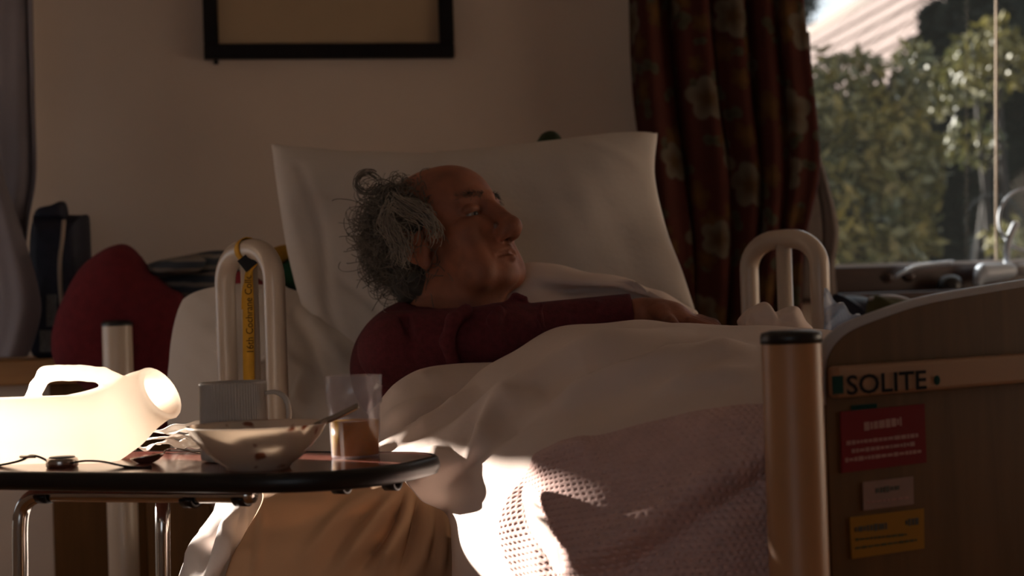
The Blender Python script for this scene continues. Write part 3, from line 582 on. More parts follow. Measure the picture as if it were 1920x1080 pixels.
mk('ring', *tube([hc+WD*hr*math.cos(a)+UP*hr*.98*math.sin(a) for a in np.linspace(0, 2*math.pi, 49)], .0042, 8), M['wire'], hp)
wh = thing('casement_lever', sill(1895, 490, .02), 'dark curved window handle with pale tip rising beside the grey bottle', 'lever')
mk('lever', *tube(catmull([sill(1889, 500, .03), sill(1888, 470, .035), sill(1893, 445, .035), sill(1904, 420, .03)], 14), .0095, 10), M['wire'], wh)
mk('tip', *ellipsoid(sill(1904, 421, .03), (.009, .009, .009)), M['trim'], wh)
V, f = inflate([(1560, 570), (1580, 555), (1630, 560), (1645, 590), (1720, 610), (1800, 640), (1800, 760), (1560, 760)], 3.6, .2, n=60, pw=.4); tag(mk('black_chair_back', V, f, M['navy']), 'black padded chair back below the window sill', 'chair')
oc = thing('olive_cushion', P(1690, 640, 3.35), 'olive cushion with pale piping behind the foot panel', 'cushion')
mk('cushion_body', *inflate([(1628, 562), (1660, 557), (1690, 560), (1725, 574), (1790, 600), (1790, 680), (1640, 680)], 3.38, .12, n=50), M['olive'], oc)
mk('piping', *tube(catmull([P(x, y, 3.36) for x, y in ((1628, 561), (1660, 556), (1690, 559), (1725, 573), (1760, 588))], 20), .004, 8), M['trim'], oc)
# ================================================================== BED
bed = thing('hospital_bed', (BO+AX*1+BX*.45), 'profiling hospital bed with brown foot panel, beige posts and cream grab rails', 'bed')
def vpost(p, z1, r, name, m):
    V, f = lathe([(r, 0), (r, z1-.004), (r*.96, z1)], (p[0], p[1], 0), 40); return mk(name, V, f+[tuple(range(2*40, 3*40))], m, bed)
fz = P(1480, 622, 1.64)[2]; pr = .0305
fp = vpost(BO, fz-.006, pr, 'foot_post', M['post'])
V, f = lathe([(0, .008), (pr*.7, .0075), (pr*1.0, .005), (pr*1.03, 0), (pr*1.03, -.006), (pr*.9, -.006)], (BO[0], BO[1], fz-.006), 40); mk('post_cap', V, f, M['black'], fp)
hp0 = P(219, 602, 3.27); hp1 = vpost(np.array([hp0[0], hp0[1], 0]), hp0[2]-.004, .0305, 'head_post', M['cream'])
V, f = lathe([(0, .006), (.025, .005), (.0315, 0), (.0315, -.006)], (hp0[0], hp0[1], hp0[2]-.004), 40); mk('post_cap', V, f, M['black'], hp1)
# foot panel in the plane through the posts
FO = BO+NF*-.008
def fpt(px, py, off=0): return on_plane(px, py, FO+NF*off, NF)
def fs(px): return float(np.dot(fpt(px, 700)-BO, BX))
top = [(1550, 760), (1550, 690), (1556, 664), (1572, 640), (1598, 620), (1640, 602), (1720, 575), (1800, 558), (1920, 538)]
tp3 = [fpt(*q) for q in top]; sm = catmull(tp3, 50)
mid = BO+BX*.5; ss = (sm-BO) @ BX; zz = sm[:, 2]
e_s = np.concatenate([ss, np.linspace(ss[-1]+.03, .5, 5)]); slope = (zz[-1]-zz[-6])/(ss[-1]-ss[-6])
ze = list(zz); last_s, last_z = ss[-1], zz[-1]
for s_ in e_s[len(ss):]: q = (s_-last_s)/(.5-last_s); ze.append(last_z+slope*(.5-last_s)*(q-.5*q*q))
ze = np.array(ze)
full_s = np.concatenate([e_s, 1.0-e_s[::-1][1:]]); full_z = np.concatenate([ze, ze[::-1][1:]])
ol = [FO+BX*a+UP*(b-0) for a, b in zip(full_s, full_z)]
ol = [np.array([q[0], q[1], q[2]]) for q in ol]; ol3 = [np.array([FO[0]+BX[0]*full_s[0], FO[1]+BX[1]*full_s[0], .30])]+ol+[np.array([FO[0]+BX[0]*full_s[-1], FO[1]+BX[1]*full_s[-1], .30])]
mk('foot_panel', *extrude_outline(ol3, -NF, .018), M['wood'], bed, smooth=False)
mk('edge_trim', *tube(np.array(ol)-NF*.009, .0085, 10), M['trim'], bed)
bz = [(fpt(1553, 687, .004), fpt(1553, 748, .004)), (fpt(1920, 662, .004), fpt(1920, 715, .004))]
zt_, zb_ = (bz[0][0][2]+bz[1][0][2])/2, (bz[0][1][2]+bz[1][1][2])/2
v, f = box((full_s[0]+.001, .0, zb_), (full_s[-1]-.001, .016, zt_)); fb = bevel(mk('foot_rail', FO+v[:, :1]*BX+v[:, 1:2]*NF+v[:, 2:]*UP, f, M['band'], bed, smooth=False), .004)
FOF = FO+NF*.017
def rpt(px, py): return on_plane(px, py, FOF, NF)
wpx = np.linalg.norm(rpt(1740, 715)-rpt(1590, 715)); put_text('lettering', 'SOLITE', rpt(1663, 717), BX, UP, np.linalg.norm(rpt(1660, 698)-rpt(1660, 735)), wpx, M['ink'], fb, NF*.0006)
sq = rpt(1571, 722); mk('square_mark', *obox(sq, BX, NF, UP, .0075, .0006, .0095), M['inkgreen'], fb, smooth=False)
V, f = ellipsoid(rpt(1757, 713), (.0052, .0006, .0055), np.stack([BX, NF, UP], 1), 20, 6); mk('round_mark', V, f, M['inkgreen'], fb)
def spt(px, py): return on_plane(px, py, FO+NF*.0006, NF)
def sticker(name, q, m, label):
    return mk(name, *extrude_outline([spt(*p) for p in q], NF, .0012), m, bed, smooth=False, label=label)
def lines(parent, segs, m, wd):
    pr_ = []
    for x0, y0, x1, y1 in segs:
        a, b = on_plane(x0, y0, FO+NF*.002, NF), on_plane(x1, y1, FO+NF*.002, NF); r_ = np.random.RandomState(int(x0+y0)); L_ = np.linalg.norm(b-a); d = (b-a)/L_; t = 0
        while t < L_:
            w_ = min(L_-t, .003+.006*r_.rand())
            if w_ > .001: pr_.append(obox(a+d*(t+w_/2), d, NF, np.cross(d, NF), w_/2, .0003, wd*(.7+.5*r_.rand())))
            t += w_+.0016
    mk('blurred_print', *merge(pr_), m, parent, smooth=False)
s1_ = sticker('warning_sticker', [(1577, 887), (1736, 867), (1732, 757), (1575, 772)], M['stred'], 'red warning sticker with rows of pale print')
lines(s1_, [(1620, 800, 1690, 790)], M['stline'], .0042); lines(s1_, [(1587, 831, 1722, 816), (1597, 846, 1715, 832), (1585, 863, 1727, 846)], M['stline'], .0020)
s2_ = sticker('small_sticker', [(1618, 957), (1712, 945), (1711, 893), (1617, 904)], M['stwhite'], 'small pale sticker with dark print'); lines(s2_, [(1642, 920, 1686, 914)], M['stdark'], .0028); lines(s2_, [(1626, 942, 1704, 933)], M['stline'], .001)
s3_ = sticker('yellow_sticker', [(1596, 1048), (1732, 1028), (1731, 953), (1592, 970)], M['styel'], 'yellow caution sticker with dark print')
lines(s3_, [(1603, 993, 1663, 986), (1698, 980, 1722, 977)], M['stdark'], .0032); lines(s3_, [(1604, 1012, 1700, 1002), (1604, 1028, 1722, 1012)], M['olive'], .0012)
mk('top_strip', *obox(spt(1620, 763), BX, NF, UP, .019, .0006, .0026), M['inkgreen'], bed, smooth=False)
# head end board and side rail
q0 = P(274, 936, 3.10); q1 = P(402, 936, 3.0)
bevel(mk('head_panel', *extrude_outline([np.array([q0[0], q0[1], .35]), np.array([q1[0], q1[1], .35]), q1-UP*.03, q1-UP*.01-np.array([.008, 0, 0]), q1-np.array([.03, 0, 0]), q0], (0, 1, 0), .02), M['wood'], bed, smooth=False), .003)
mk('mattress_platform', *merge([obox(BO+AX*.98+BX*.45+UP*.40, AX, BX, UP, .93, .40, .04)]), M['cream'], bed, smooth=False)
def grab(pxa, pxb, py_top, w, r, px_mid, name, tagm):
    a = bedline(pxa, 600, w); b = bedline(pxb, 600, w); zt2 = (bedline((pxa+pxb)/2, py_top, w)[2])-r
    a[2] = b[2] = 0; hv = (b-a)/2; c = (a+b)/2; hw_ = np.linalg.norm(hv); hv /= hw_; ru = hw_*.80; rz = .052
    pts = [a+UP*.45, a+UP*(zt2-rz)]
    for t in np.linspace(0, math.pi/2, 9)[1:]: pts.append(c-hv*(hw_-ru+ru*math.cos(t))+UP*(zt2-rz+rz*math.sin(t)))
    for t in np.linspace(math.pi/2, 0, 9): pts.append(c+hv*(hw_-ru+ru*math.cos(t))+UP*(zt2-rz+rz*math.sin(t)))
    pts += [b+UP*.45]
    dens = [np.array(pts[0])]
    for p_, q_ in zip(pts[:-1], pts[1:]):
        k = max(1, int(np.linalg.norm(q_-p_)/.02)); dens += [p_+(q_-p_)*(i/k) for i in range(1, k+1)]
    o = mk(name, *tube(dens, r, 20), M['cream'], bed)
    m_ = bedline(px_mid, 600, w); m_[2] = 0
    mk('centre_bar', *tube([m_+UP*.45, m_+UP*(zt2-.01)], r*.82, 16), M['cream'], o); return c, hv, zt2
gc, ghv, gzt = grab(424, 516, 448, -.03, .0178, 470, 'grab_rail', None)
grab(1408, 1540, 430, .92, .0178, 1474, 'grab_rail', None)
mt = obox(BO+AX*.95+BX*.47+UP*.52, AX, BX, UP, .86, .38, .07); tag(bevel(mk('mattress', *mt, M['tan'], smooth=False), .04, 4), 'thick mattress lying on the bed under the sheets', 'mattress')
# ================================================================== BEDDING
def cloth(name, ctrl, nr, nc, m, ridges=(), noise=(0, 10, 0), thick=.006, extra=None):
    G = net([[P(*p) for p in r] for r in ctrl], nr, nc); Nn = gnormals(G)
    tow = (ORG-G); sgn = np.sign((Nn*tow).sum(2)); sgn = 1 if np.median(sgn) > 0 else -1; Nn = Nn*sgn
    V = G.reshape(-1, 3); Q = proj(V); d = np.zeros(len(V))
    for pl, amp, wd in ridges: d += amp*ridge(Q, pl, wd)
    d += rough_noise(V, noise[0], noise[1], noise[2])
    if extra is not None: d += extra(G).ravel()
    V = V+Nn.reshape(-1, 3)*d[:, None]; f = gridfaces(nr, nc); return V, f, V.reshape(nr, nc, 3)
R = [
 [(690, 900, 2.45), (760, 870, 2.5), (850, 830, 2.55), (905, 780, 2.6), (960, 740, 2.63), (1050, 700, 2.62), (1180, 680, 2.6), (1290, 680, 2.56), (1420, 680, 2.5), (1540, 680, 2.44), (1640, 690, 2.4)],
 [(700, 842, 2.22), (787, 797, 2.28), (853, 749, 2.34), (907, 700, 2.38), (960, 667, 2.41), (1050, 623, 2.42), (1180, 609, 2.41), (1290, 612, 2.37), (1420, 618, 2.29), (1540, 624, 2.22), (1640, 632, 2.16)],
 [(712, 858, 2.17), (790, 832, 2.18), (860, 792, 2.2), (930, 738, 2.23), (1000, 694, 2.25), (1100, 658, 2.25), (1200, 642, 2.22), (1300, 640, 2.17), (1420, 645, 2.1), (1540, 655, 2.04), (1640, 662, 2.0)],
 [(740, 882, 2.12), (800, 855, 2.12), (870, 820, 2.12), (950, 770, 2.13), (1040, 728, 2.12), (1130, 700, 2.09), (1230, 690, 2.03), (1330, 690, 1.97), (1430, 695, 1.92), (1540, 700, 1.89), (1630, 705, 1.87)],
 [(765, 905, 2.09), (815, 878, 2.06), (880, 850, 2.04), (960, 815, 2.02), (1050, 785, 1.99), (1150, 765, 1.95), (1250, 755, 1.90), (1350, 750, 1.86), (1440, 752, 1.84), (1540, 755, 1.84), (1620, 760, 1.83)],
 [(790, 930, 2.12), (830, 912, 2.09), (862, 900, 2.06), (930, 870, 1.985), (1020, 845, 1.91), (1130, 820, 1.86), (1250, 805, 1.82), (1350, 800, 1.80), (1440, 800, 1.80), (1540, 800, 1.81), (1620, 805, 1.82)],
 [(842, 965, 2.18), (850, 960, 2.14), (878, 950, 2.06), (945, 930, 1.95), (1030, 905, 1.865), (1130, 885, 1.81), (1250, 870, 1.78), (1350, 865, 1.77), (1440, 860, 1.78), (1540, 860, 1.80), (1620, 862, 1.82)],
 [(850, 1040, 2.26), (851, 1040, 2.19), (874, 1030, 2.06), (946, 1015, 1.95), (1030, 990, 1.855), (1130, 970, 1.78), (1250, 955, 1.76), (1350, 950, 1.75), (1440, 945, 1.77), (1540, 940, 1.80), (1620, 940, 1.82)],
 [(852, 1150, 2.28), (853, 1150, 2.20), (876, 1140, 2.06), (948, 1130, 1.955), (1030, 1110, 1.86), (1130, 1090, 1.78), (1250, 1075, 1.75), (1350, 1070, 1.75), (1440, 1060, 1.77), (1540, 1050, 1.80), (1620, 1050, 1.82)],
 [(870, 1420, 2.28), (872, 1420, 2.20), (895, 1410, 2.06), (965, 1400, 1.93), (1050, 1380, 1.84), (1130, 1370, 1.80), (1250, 1350, 1.78), (1350, 1340, 1.78), (1440, 1330, 1.79), (1540, 1320, 1.81), (1620, 1320, 1.82)]]
ridges = [([(813, 840), (889, 795), (978, 733), (1084, 684), (1195, 648), (1307, 628)], .032, 13), ([(872, 872), (900, 835), (942, 778), (1022, 738)], .022, 12),
          ([(951, 800), (1040, 769), (1138, 729), (1231, 698), (1307, 662), (1395, 648)], .024, 11), 
          ([(773, 893), (809, 867), (849, 849)], .014, 12), ([(1236, 706), (1333, 672), (1418, 660)], .016, 9), ([(860, 838), (930, 770), (1000, 716), (1100, 690)], -.013, 11),
          ([(920, 845), (990, 790), (1100, 745)], -.012, 11), ([(1100, 700), (1230, 668), (1330, 648)], -.012, 10), ([(1230, 748), (1320, 722), (1420, 700)], .014, 12),
          ([(745, 832), (830, 790), (900, 730)], .018, 11)]
dv_V, dv_f, dv_G = cloth('duvet', R, 170, 200, M['duvet'], ridges, (.0022, 26, 3))
A_ = [[(690, 800, 2.40), (760, 735, 2.42), (810, 718, 2.43), (870, 715, 2.44), (940, 710, 2.46)], [(700, 775, 2.34), (745, 722, 2.36), (800, 694, 2.38), (860, 686, 2.40), (940, 684, 2.42)], [(704, 795, 2.31), (750, 745, 2.31), (805, 720, 2.32), (860, 712, 2.34), (930, 705, 2.37)], [(706, 820, 2.28), (755, 785, 2.26), (810, 760, 2.28), (860, 745, 2.31), (920, 735, 2.34)], [(706, 850, 2.25), (760, 828, 2.24), (815, 810, 2.26), (860, 790, 2.29), (910, 780, 2.32)], [(706, 900, 2.24), (765, 890, 2.23), (820, 870, 2.25), (860, 850, 2.28), (905, 830, 2.31)]]
A_V, A_f, _ = cloth('a', A_, 60, 60, None, [([(715, 800), (770, 770), (830, 755)], .008, 12), ([(720, 765), (775, 715), (830, 700)], .006, 12)], (.002, 30, 5))
C_ = [[(900, 600, 2.72), (945, 560, 2.72), (985, 530, 2.74), (1040, 535, 2.75), (1110, 550, 2.74), (1180, 560, 2.73), (1240, 575, 2.72), (1310, 600, 2.72)],
      [(905, 562, 2.66), (950, 523, 2.67), (985, 496, 2.69), (1040, 503, 2.69), (1110, 521, 2.68), (1180, 528, 2.68), (1236, 548, 2.67), (1305, 585, 2.66)],
      [(915, 572, 2.63), (955, 545, 2.63), (990, 520, 2.64), (1045, 525, 2.64), (1110, 533, 2.63), (1180, 536, 2.64), (1240, 562, 2.63), (1300, 592, 2.62)],
      [(930, 590, 2.62), (965, 568, 2.62), (1000, 552, 2.63), (1050, 548, 2.645), (1110, 548, 2.65), (1180, 552, 2.66), (1240, 575, 2.65), (1290, 598, 2.62)],
      [(950, 630, 2.60), (980, 620, 2.60), (1010, 610, 2.6), (1060, 610, 2.6), (1120, 610, 2.6), (1180, 615, 2.6), (1240, 625, 2.6), (1280, 640, 2.58)]]
C_V, C_f, _ = cloth('c', C_, 60, 110, None, [([(1010, 543), (1060, 546), (1120, 540), (1210, 540), (1240, 562)], -.010, 7), ([(985, 505), (1060, 515), (1200, 533)], .004, 10)], (.002, 35, 8))
V, f = merge([(dv_V, dv_f), (A_V, A_f), (C_V, C_f)])
dv = mk('duvet', V, f, M['duvet']); solid(dv, .007, 0); tag(dv, 'rumpled white duvet spread over the person and spilling off the near side', 'duvet')
dbvh = BVHTree.FromPolygons([tuple(v) for v in dv_V], [tuple(q) for q in dv_f])
# pink cellular blanket over the duvet's lower front: real dimples
def on_duvet(px, py, off):
    d = ray(px, py); h, n, i, t = dbvh.ray_cast(Vector(ORG), Vector(d).normalized())
    return np.array(h)-d/np.linalg.norm(d)*off if h is not None else P(px, py, 1.85)
B_ = [[(1012, 856), (1060, 838), (1130, 815), (1210, 795), (1300, 775), (1380, 762), (1450, 755), (1530, 752)],
      [(985, 885), (1040, 870), (1120, 848), (1210, 828), (1300, 810), (1380, 800), (1450, 795), (1530, 795)],
      [(958, 925), (1020, 910), (1110, 892), (1210, 872), (1300, 860), (1380, 850), (1450, 848), (1530, 848)],
      [(941, 965), (1005, 950), (1100, 935), (1210, 918), (1300, 906), (1380, 900), (1450, 896), (1530, 895)],
      [(936, 1005), (1000, 990), (1100, 975), (1210, 960), (1300, 952), (1380, 946), (1450, 943), (1530, 940)],
      [(950, 1050), (1010, 1038), (1105, 1025), (1210, 1012), (1300, 1005), (1380, 1000), (1450, 996), (1530, 993)],
      [(975, 1100), (1030, 1090), (1115, 1080), (1210, 1068), (1300, 1060), (1380, 1055), (1450, 1050), (1530, 1048)],
      [(990, 1180), (1045, 1175), (1120, 1165), (1210, 1155), (1300, 1148), (1380, 1140), (1450, 1138), (1530, 1135)]]
pxg = net([[np.array([x, y, 0.0]) for x, y in r] for r in B_], 60, 60)
Bc = np.array([[on_duvet(p[0], p[1], .016) for p in r] for r in pxg])
for _ in range(6):
    Bs = Bc.copy(); Bs[1:-1] += Bc[:-2]+Bc[2:]; Bs[1:-1] /= 3; Bc2 = Bs.copy(); Bc2[:, 1:-1] += Bs[:, :-2]+Bs[:, 2:]; Bc2[:, 1:-1] /= 3; Bc = Bc2
nB = 330; BG = catmull(np.transpose(catmull(Bc, nB), (1, 0, 2)), nB+20); BG = np.transpose(BG, (1, 0, 2)); Nn = gnormals(BG)
if np.median((Nn*(ORG-BG)).sum(2)) < 0: Nn = -Nn
au = np.concatenate([np.zeros((nB, 1)), np.cumsum(np.linalg.norm(np.diff(BG, axis=1), axis=2), 1)], 1).mean(0)[None, :]; av = np.concatenate([np.zeros((1, nB+20)), np.cumsum(np.linalg.norm(np.diff(BG, axis=0), axis=2), 0)], 0).mean(1)[:, None]
SPC = .0095; ir = av/(SPC*.8); rowi = np.floor(ir); cu = au/SPC+.5*(rowi % 2); du = (cu-np.floor(cu)-.5)*2; dvv = (ir-rowi-.5)*2
dim = np.exp(-((du/.55)**2+(dvv/.6)**2)*1.3); Vb = BG.reshape(-1, 3)
disp = -.0034*dim.ravel()+rough_noise(Vb, .0012, 40, 2)
Qb = proj(Vb)
for pl, amp, wd in (([(1107, 1044), (1218, 978), (1351, 889), (1422, 853)], .016, 30), ([(1190, 1060), (1300, 985), (1425, 905)], -.012, 26), ([(1020, 868), (1060, 850), (1095, 845)], .012, 18), ([(985, 930), (1010, 990), (1040, 1060)], -.008, 20)): disp += amp*np.exp(-(seg_dist(Qb, pl)/wd)**2)
bk = mk('cellular_blanket', Vb+Nn.reshape(-1, 3)*disp[:, None], gridfaces(nB, nB+20), M['blanket']); solid(bk, .004, -1 if False else 0)
tag(bk, 'pink cellular knit blanket laid over the lower part of the white duvet', 'blanket')
# shade-tinted sheet and white sheet hanging below the table
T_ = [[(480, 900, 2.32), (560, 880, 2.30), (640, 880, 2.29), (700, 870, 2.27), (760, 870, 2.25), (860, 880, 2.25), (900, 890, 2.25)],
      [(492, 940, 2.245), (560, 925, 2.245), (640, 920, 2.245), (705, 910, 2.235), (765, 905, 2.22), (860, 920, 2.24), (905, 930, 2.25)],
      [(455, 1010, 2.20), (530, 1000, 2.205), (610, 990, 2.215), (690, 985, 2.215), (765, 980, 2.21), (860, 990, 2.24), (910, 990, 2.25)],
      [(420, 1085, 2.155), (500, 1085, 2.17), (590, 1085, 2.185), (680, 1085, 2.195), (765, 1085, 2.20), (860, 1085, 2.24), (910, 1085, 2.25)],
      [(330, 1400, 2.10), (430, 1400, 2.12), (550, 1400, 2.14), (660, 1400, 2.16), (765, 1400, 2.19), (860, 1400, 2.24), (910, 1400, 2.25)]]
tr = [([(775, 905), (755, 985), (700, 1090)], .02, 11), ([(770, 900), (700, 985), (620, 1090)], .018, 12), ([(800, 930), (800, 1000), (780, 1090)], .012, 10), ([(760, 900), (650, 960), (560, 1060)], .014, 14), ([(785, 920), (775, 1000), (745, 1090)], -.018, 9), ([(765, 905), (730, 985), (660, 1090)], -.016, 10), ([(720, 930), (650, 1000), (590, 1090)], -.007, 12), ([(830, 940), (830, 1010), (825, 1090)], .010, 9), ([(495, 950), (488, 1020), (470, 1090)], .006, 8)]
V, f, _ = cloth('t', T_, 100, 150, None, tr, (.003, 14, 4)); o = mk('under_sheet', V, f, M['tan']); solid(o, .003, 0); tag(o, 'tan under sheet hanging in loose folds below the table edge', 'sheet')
H_ = [[(430, 900, 2.75), (420, 905, 2.55), (415, 905, 2.40), (450, 900, 2.35), (500, 900, 2.34), (540, 900, 2.34)], [(425, 940, 2.75), (415, 940, 2.52), (411, 940, 2.36), (450, 935, 2.30), (490, 930, 2.32), (530, 930, 2.33)], [(410, 1000, 2.72), (394, 1000, 2.48), (387, 1000, 2.30), (425, 1000, 2.22), (460, 1000, 2.25), (500, 1000, 2.28)], [(380, 1085, 2.7), (350, 1085, 2.42), (338, 1085, 2.22), (380, 1085, 2.13), (420, 1085, 2.17), (470, 1085, 2.2)], [(300, 1400, 2.6), (270, 1400, 2.3), (250, 1400, 2.12), (300, 1400, 2.02), (360, 1400, 2.05), (420, 1400, 2.1)]]
V, f, _ = cloth('h', H_, 90, 90, None, [([(405, 960), (375, 1020), (345, 1085)], .012, 8), ([(440, 950), (420, 1010), (395, 1085)], .014, 9), ([(425, 950), (400, 1015), (372, 1085)], -.012, 7), ([(470, 940), (450, 1010), (432, 1085)], .010, 8)], (.003, 20, 6)); o = mk('white_sheet', V, f, M['sheet']); solid(o, .003, 0); tag(o, 'white sheet corner trailing below the table beside the chrome leg', 'sheet')
# pillows
def pillow(name, label, quad, Y4, D, nr=70, nc=90, pinch=.05, creases=(), seed=0, m=None):
    # quad: top, right, bottom, left edges as pixel polylines; depth of corners TL, TR, BR, BL
    tpx, rpx, bpx, lpx = [catmull(np.array(q, float), k) for q, k in zip(quad, (nc, nr, nc, nr))]
    u = np.linspace(0, 1, nc)[None, :, None]; v = np.linspace(0, 1, nr)[:, None, None]
    S = (1-v)*tpx[None]+v*bpx[None]+(1-u)*lpx[:, None]+u*rpx[:, None]-((1-u)*(1-v)*tpx[0]+u*(1-v)*tpx[-1]+(1-u)*v*bpx[0]+u*v*bpx[-1])
    Yg = (1-u)*(1-v)*Y4[0]+u*(1-v)*Y4[1]+u*v*Y4[2]+(1-u)*v*Y4[3]
    Gm = np.array([[P(S[i, j, 0], S[i, j, 1], Yg[i, j, 0]) for j in range(nc)] for i in range(nr)])
    pu = (4*u*(1-u))[..., 0]; pv = (4*v*(1-v))[..., 0]; h = D/2*(np.clip(pu, 0, 1)**.42)*(np.clip(pv, 0, 1)**.42)
    Nn = gnormals(Gm)
    if np.median((Nn*(ORG-Gm)).sum(2)) < 0: Nn = -Nn
    Q = S.reshape(-1, 2); d = np.zeros(len(Q))
    for pl, a, w_ in creases: d += a*np.exp(-(seg_dist(Q, pl)/w_)**2)
    wr = rough_noise(Gm.reshape(-1, 3), .0038, 20, seed)+rough_noise(Gm.reshape(-1, 3), .0012, 60, seed+1)
    fr = Gm+Nn*(h+((d+wr).reshape(nr, nc))*np.minimum(1, h/(D*.25)))[..., None]; bk_ = Gm-Nn*h[..., None]
    V, f = merge([(fr.reshape(-1, 3), gridfaces(nr, nc)), (bk_.reshape(-1, 3), [q[::-1] for q in gridfaces(nr, nc)])])
    o = mk(name, V, f, m or M['pillow']); w = o.modifiers.new('weld', 'WELD'); w.merge_threshold = .0005; return tag(o, label, 'pillow')
pillow('pillow', 'large white pillow propped up behind the person', [[(509, 270), (640, 285), (760, 292), (900, 284), (1050, 268), (1150, 254), (1233, 249)], [(1233, 249), (1228, 330), (1250, 430), (1280, 510), (1306, 590)], [(640, 712), (760, 740), (900, 730), (1100, 690), (1306, 590)], [(509, 270), (522, 370), (545, 500), (580, 610), (640, 712)]], (3.0, 3.08, 2.86, 2.80), .17,
       creases=[([(560, 330), (600, 450), (610, 600), (640, 690)], -.006, 9), ([(540, 400), (570, 520), (600, 640)], .004, 10), ([(590, 380), (680, 410)], -.004, 6), ([(1100, 290), (1190, 330)], .003, 10), ([(640, 560), (690, 600), (720, 640)], -.006, 10)], seed=3)
pillow('backrest_pillow', 'lower white pillow leaning behind the near cream grab rail', [[(344, 562), (400, 545), (480, 540), (560, 555), (660, 600)], [(660, 600), (690, 700), (740, 860)], [(320, 850), (450, 870), (600, 870), (740, 860)], [(344, 562), (328, 640), (318, 740), (320, 850)]], (3.02, 2.92, 2.62, 2.86), .12,
       creases=[([(530, 720), (560, 700), (600, 730), (590, 770)], .016, 12), ([(560, 620), (600, 680), (625, 740)], -.008, 10), ([(600, 640), (650, 700)], .008, 12), ([(540, 760), (590, 800)], -.01, 12)], seed=5)
# ================================================================== PERSON
HS = 1.08; yaw = math.radians(36); pit = math.radians(22)
fx = np.array([math.cos(yaw)*math.cos(pit), -math.sin(yaw)*math.cos(pit), math.sin(pit)]); ly = np.array([math.sin(yaw), math.cos(yaw), 0]); uz = np.cross(fx, ly)
HA = np.stack([fx, ly, uz], 1)          # columns = head axes
eye_w = P(893, 398, 2.555); HC = eye_w-HA @ (np.array([.086, -.032, -.010])*HS)
def hd(x, y, z): return HC+HA @ (np.array([x, y, z])*HS)
lo = np.minimum(P(640, 800, 2.30), P(640, 250, 2.3)); lo = np.array([-.30, 2.32, CAMZ-.24]); hi = np.array([.42, 2.86, CAMZ+.32])
sh_r = P(742, 655, 2.50); el_r = P(945, 632, 2.485); wr_r = P(1200, 588, 2.54); chest = P(800, 690, 2.64); hip = P(1060, 765, 2.58); sh_l = P(850, 640, 2.72)
S = Sculpt(lo, hi, .0026)
S.ell(chest, (.11, .09, .10), k=.03); S.cap(chest, hip, .095, .10, .03); S.cap(chest, sh_l, .08, .06, .03)
S.cap(sh_r, el_r, .044, .036, .02); S.cap(el_r, wr_r, .036, .022, .015)
def e(c, r, k=.012, sub=False): S.ell(hd(*c), np.array(r)*HS, HA, k, sub)
def cp(a, b, ra, rb=None, k=.012, sub=False): S.cap(hd(*a), hd(*b), ra*HS, None if rb is None else rb*HS, k, sub)
e((-.012, 0, .022), (.096, .076, .080), .02); e((.036, 0, .028), (.052, .061, .056), .02)
cp((-.02, 0, -.05), (-.055, 0, -.20), .056, .064, .03)
e((.042, 0, -.045), (.046, .057, .070), .02); e((.034, 0, -.088), (.052, .050, .036), .02); e((.074, 0, -.106), (.018, .026, .018), .02)
cp((.01, 0, -.10), (-.02, 0, -.17), .045, .05, .03)
for s_ in (-1, 1):
    e((.060, s_*.044, -.034), (.026, .020, .020), .016); e((.058, s_*.040, -.072), (.024, .018, .026), .016)
    cp((.088, s_*.010, .014), (.072, s_*.046, .016), .0085, .008, .012)
    e((.094, s_*.034, -.007), (.0095, .018, .011), .012, True)
    e((.0785, s_*.032, -.0035), (.0125, .0175, .0080), .004); e((.0765, s_*.032, -.0190), (.0130, .0165, .0070), .004)
    e((.072, s_*.034, -.030), (.013, .018, .008), .008)
    e((.105, s_*.0135, -.052), (.0125, .0085, .0105), .006); e((.112, s_*.0065, -.062), (.005, .0038, .004), .003, True)
    cp((.100, s_*.021, -.048), (.083, s_*.035, -.084), .0028, .002, .007, True)
    cp((.079, s_*.038, -.082), (.072, s_*.037, -.105), .0025, .002, .007, True)
    # ear
    EA = HA @ np.array(Matrix.Rotation(math.radians(-12), 3, 'Y')) @ np.array(Matrix.Rotation(s_*math.radians(-22), 3, 'Z'))
    S.ell(hd(-.006, s_*.081, -.022), np.array((.021, .0075, .034))*HS, EA, .006); S.ell(hd(-.002, s_*.089, -.022), np.array((.011, .006, .019))*HS, EA, .005, True)
    S.ell(hd(.002, s_*.078, -.054), np.array((.0095, .007, .011))*HS, EA, .006); cp((.010, s_*.078, -.028), (.010, s_*.078, -.040), .005, .005, .004)
cp((.089, 0, .006), (.114, 0, -.040), .0095, .0120, .014); e((.1165, 0, -.0475), (.0145, .0140, .0130), .010)
e((.081, 0, -.074), (.017, .028, .018), .014)
for s_ in (-1, 1):
    cp((.0970, 0, -.0735), (.084, s_*.024, -.0785), .0042, .0028, .006); cp((.0960, 0, -.0868), (.083, s_*.022, -.083), .0052, .003, .006)
    cp((.1010, 0, -.0800), (.089, s_*.0245, -.0815), .0046, .0026, .002, True)
    e((.060, s_*.040, -.098), (.022, .018, .022), .02)
    e((.083, s_*.0185, -.033), (.011, .011, .013), .014)
for zz_, am in ((.045, .0016), (.058, .0016), (.034, .0013)): cp((.084, -.035, zz_), (.091, 0, zz_+.004), am, am, .004, True)
for q in range(3): cp((.066, -.050-.001*q, -.004-.007*q), (.052, -.060, .002-.010*q), .0012, .001, .004, True)
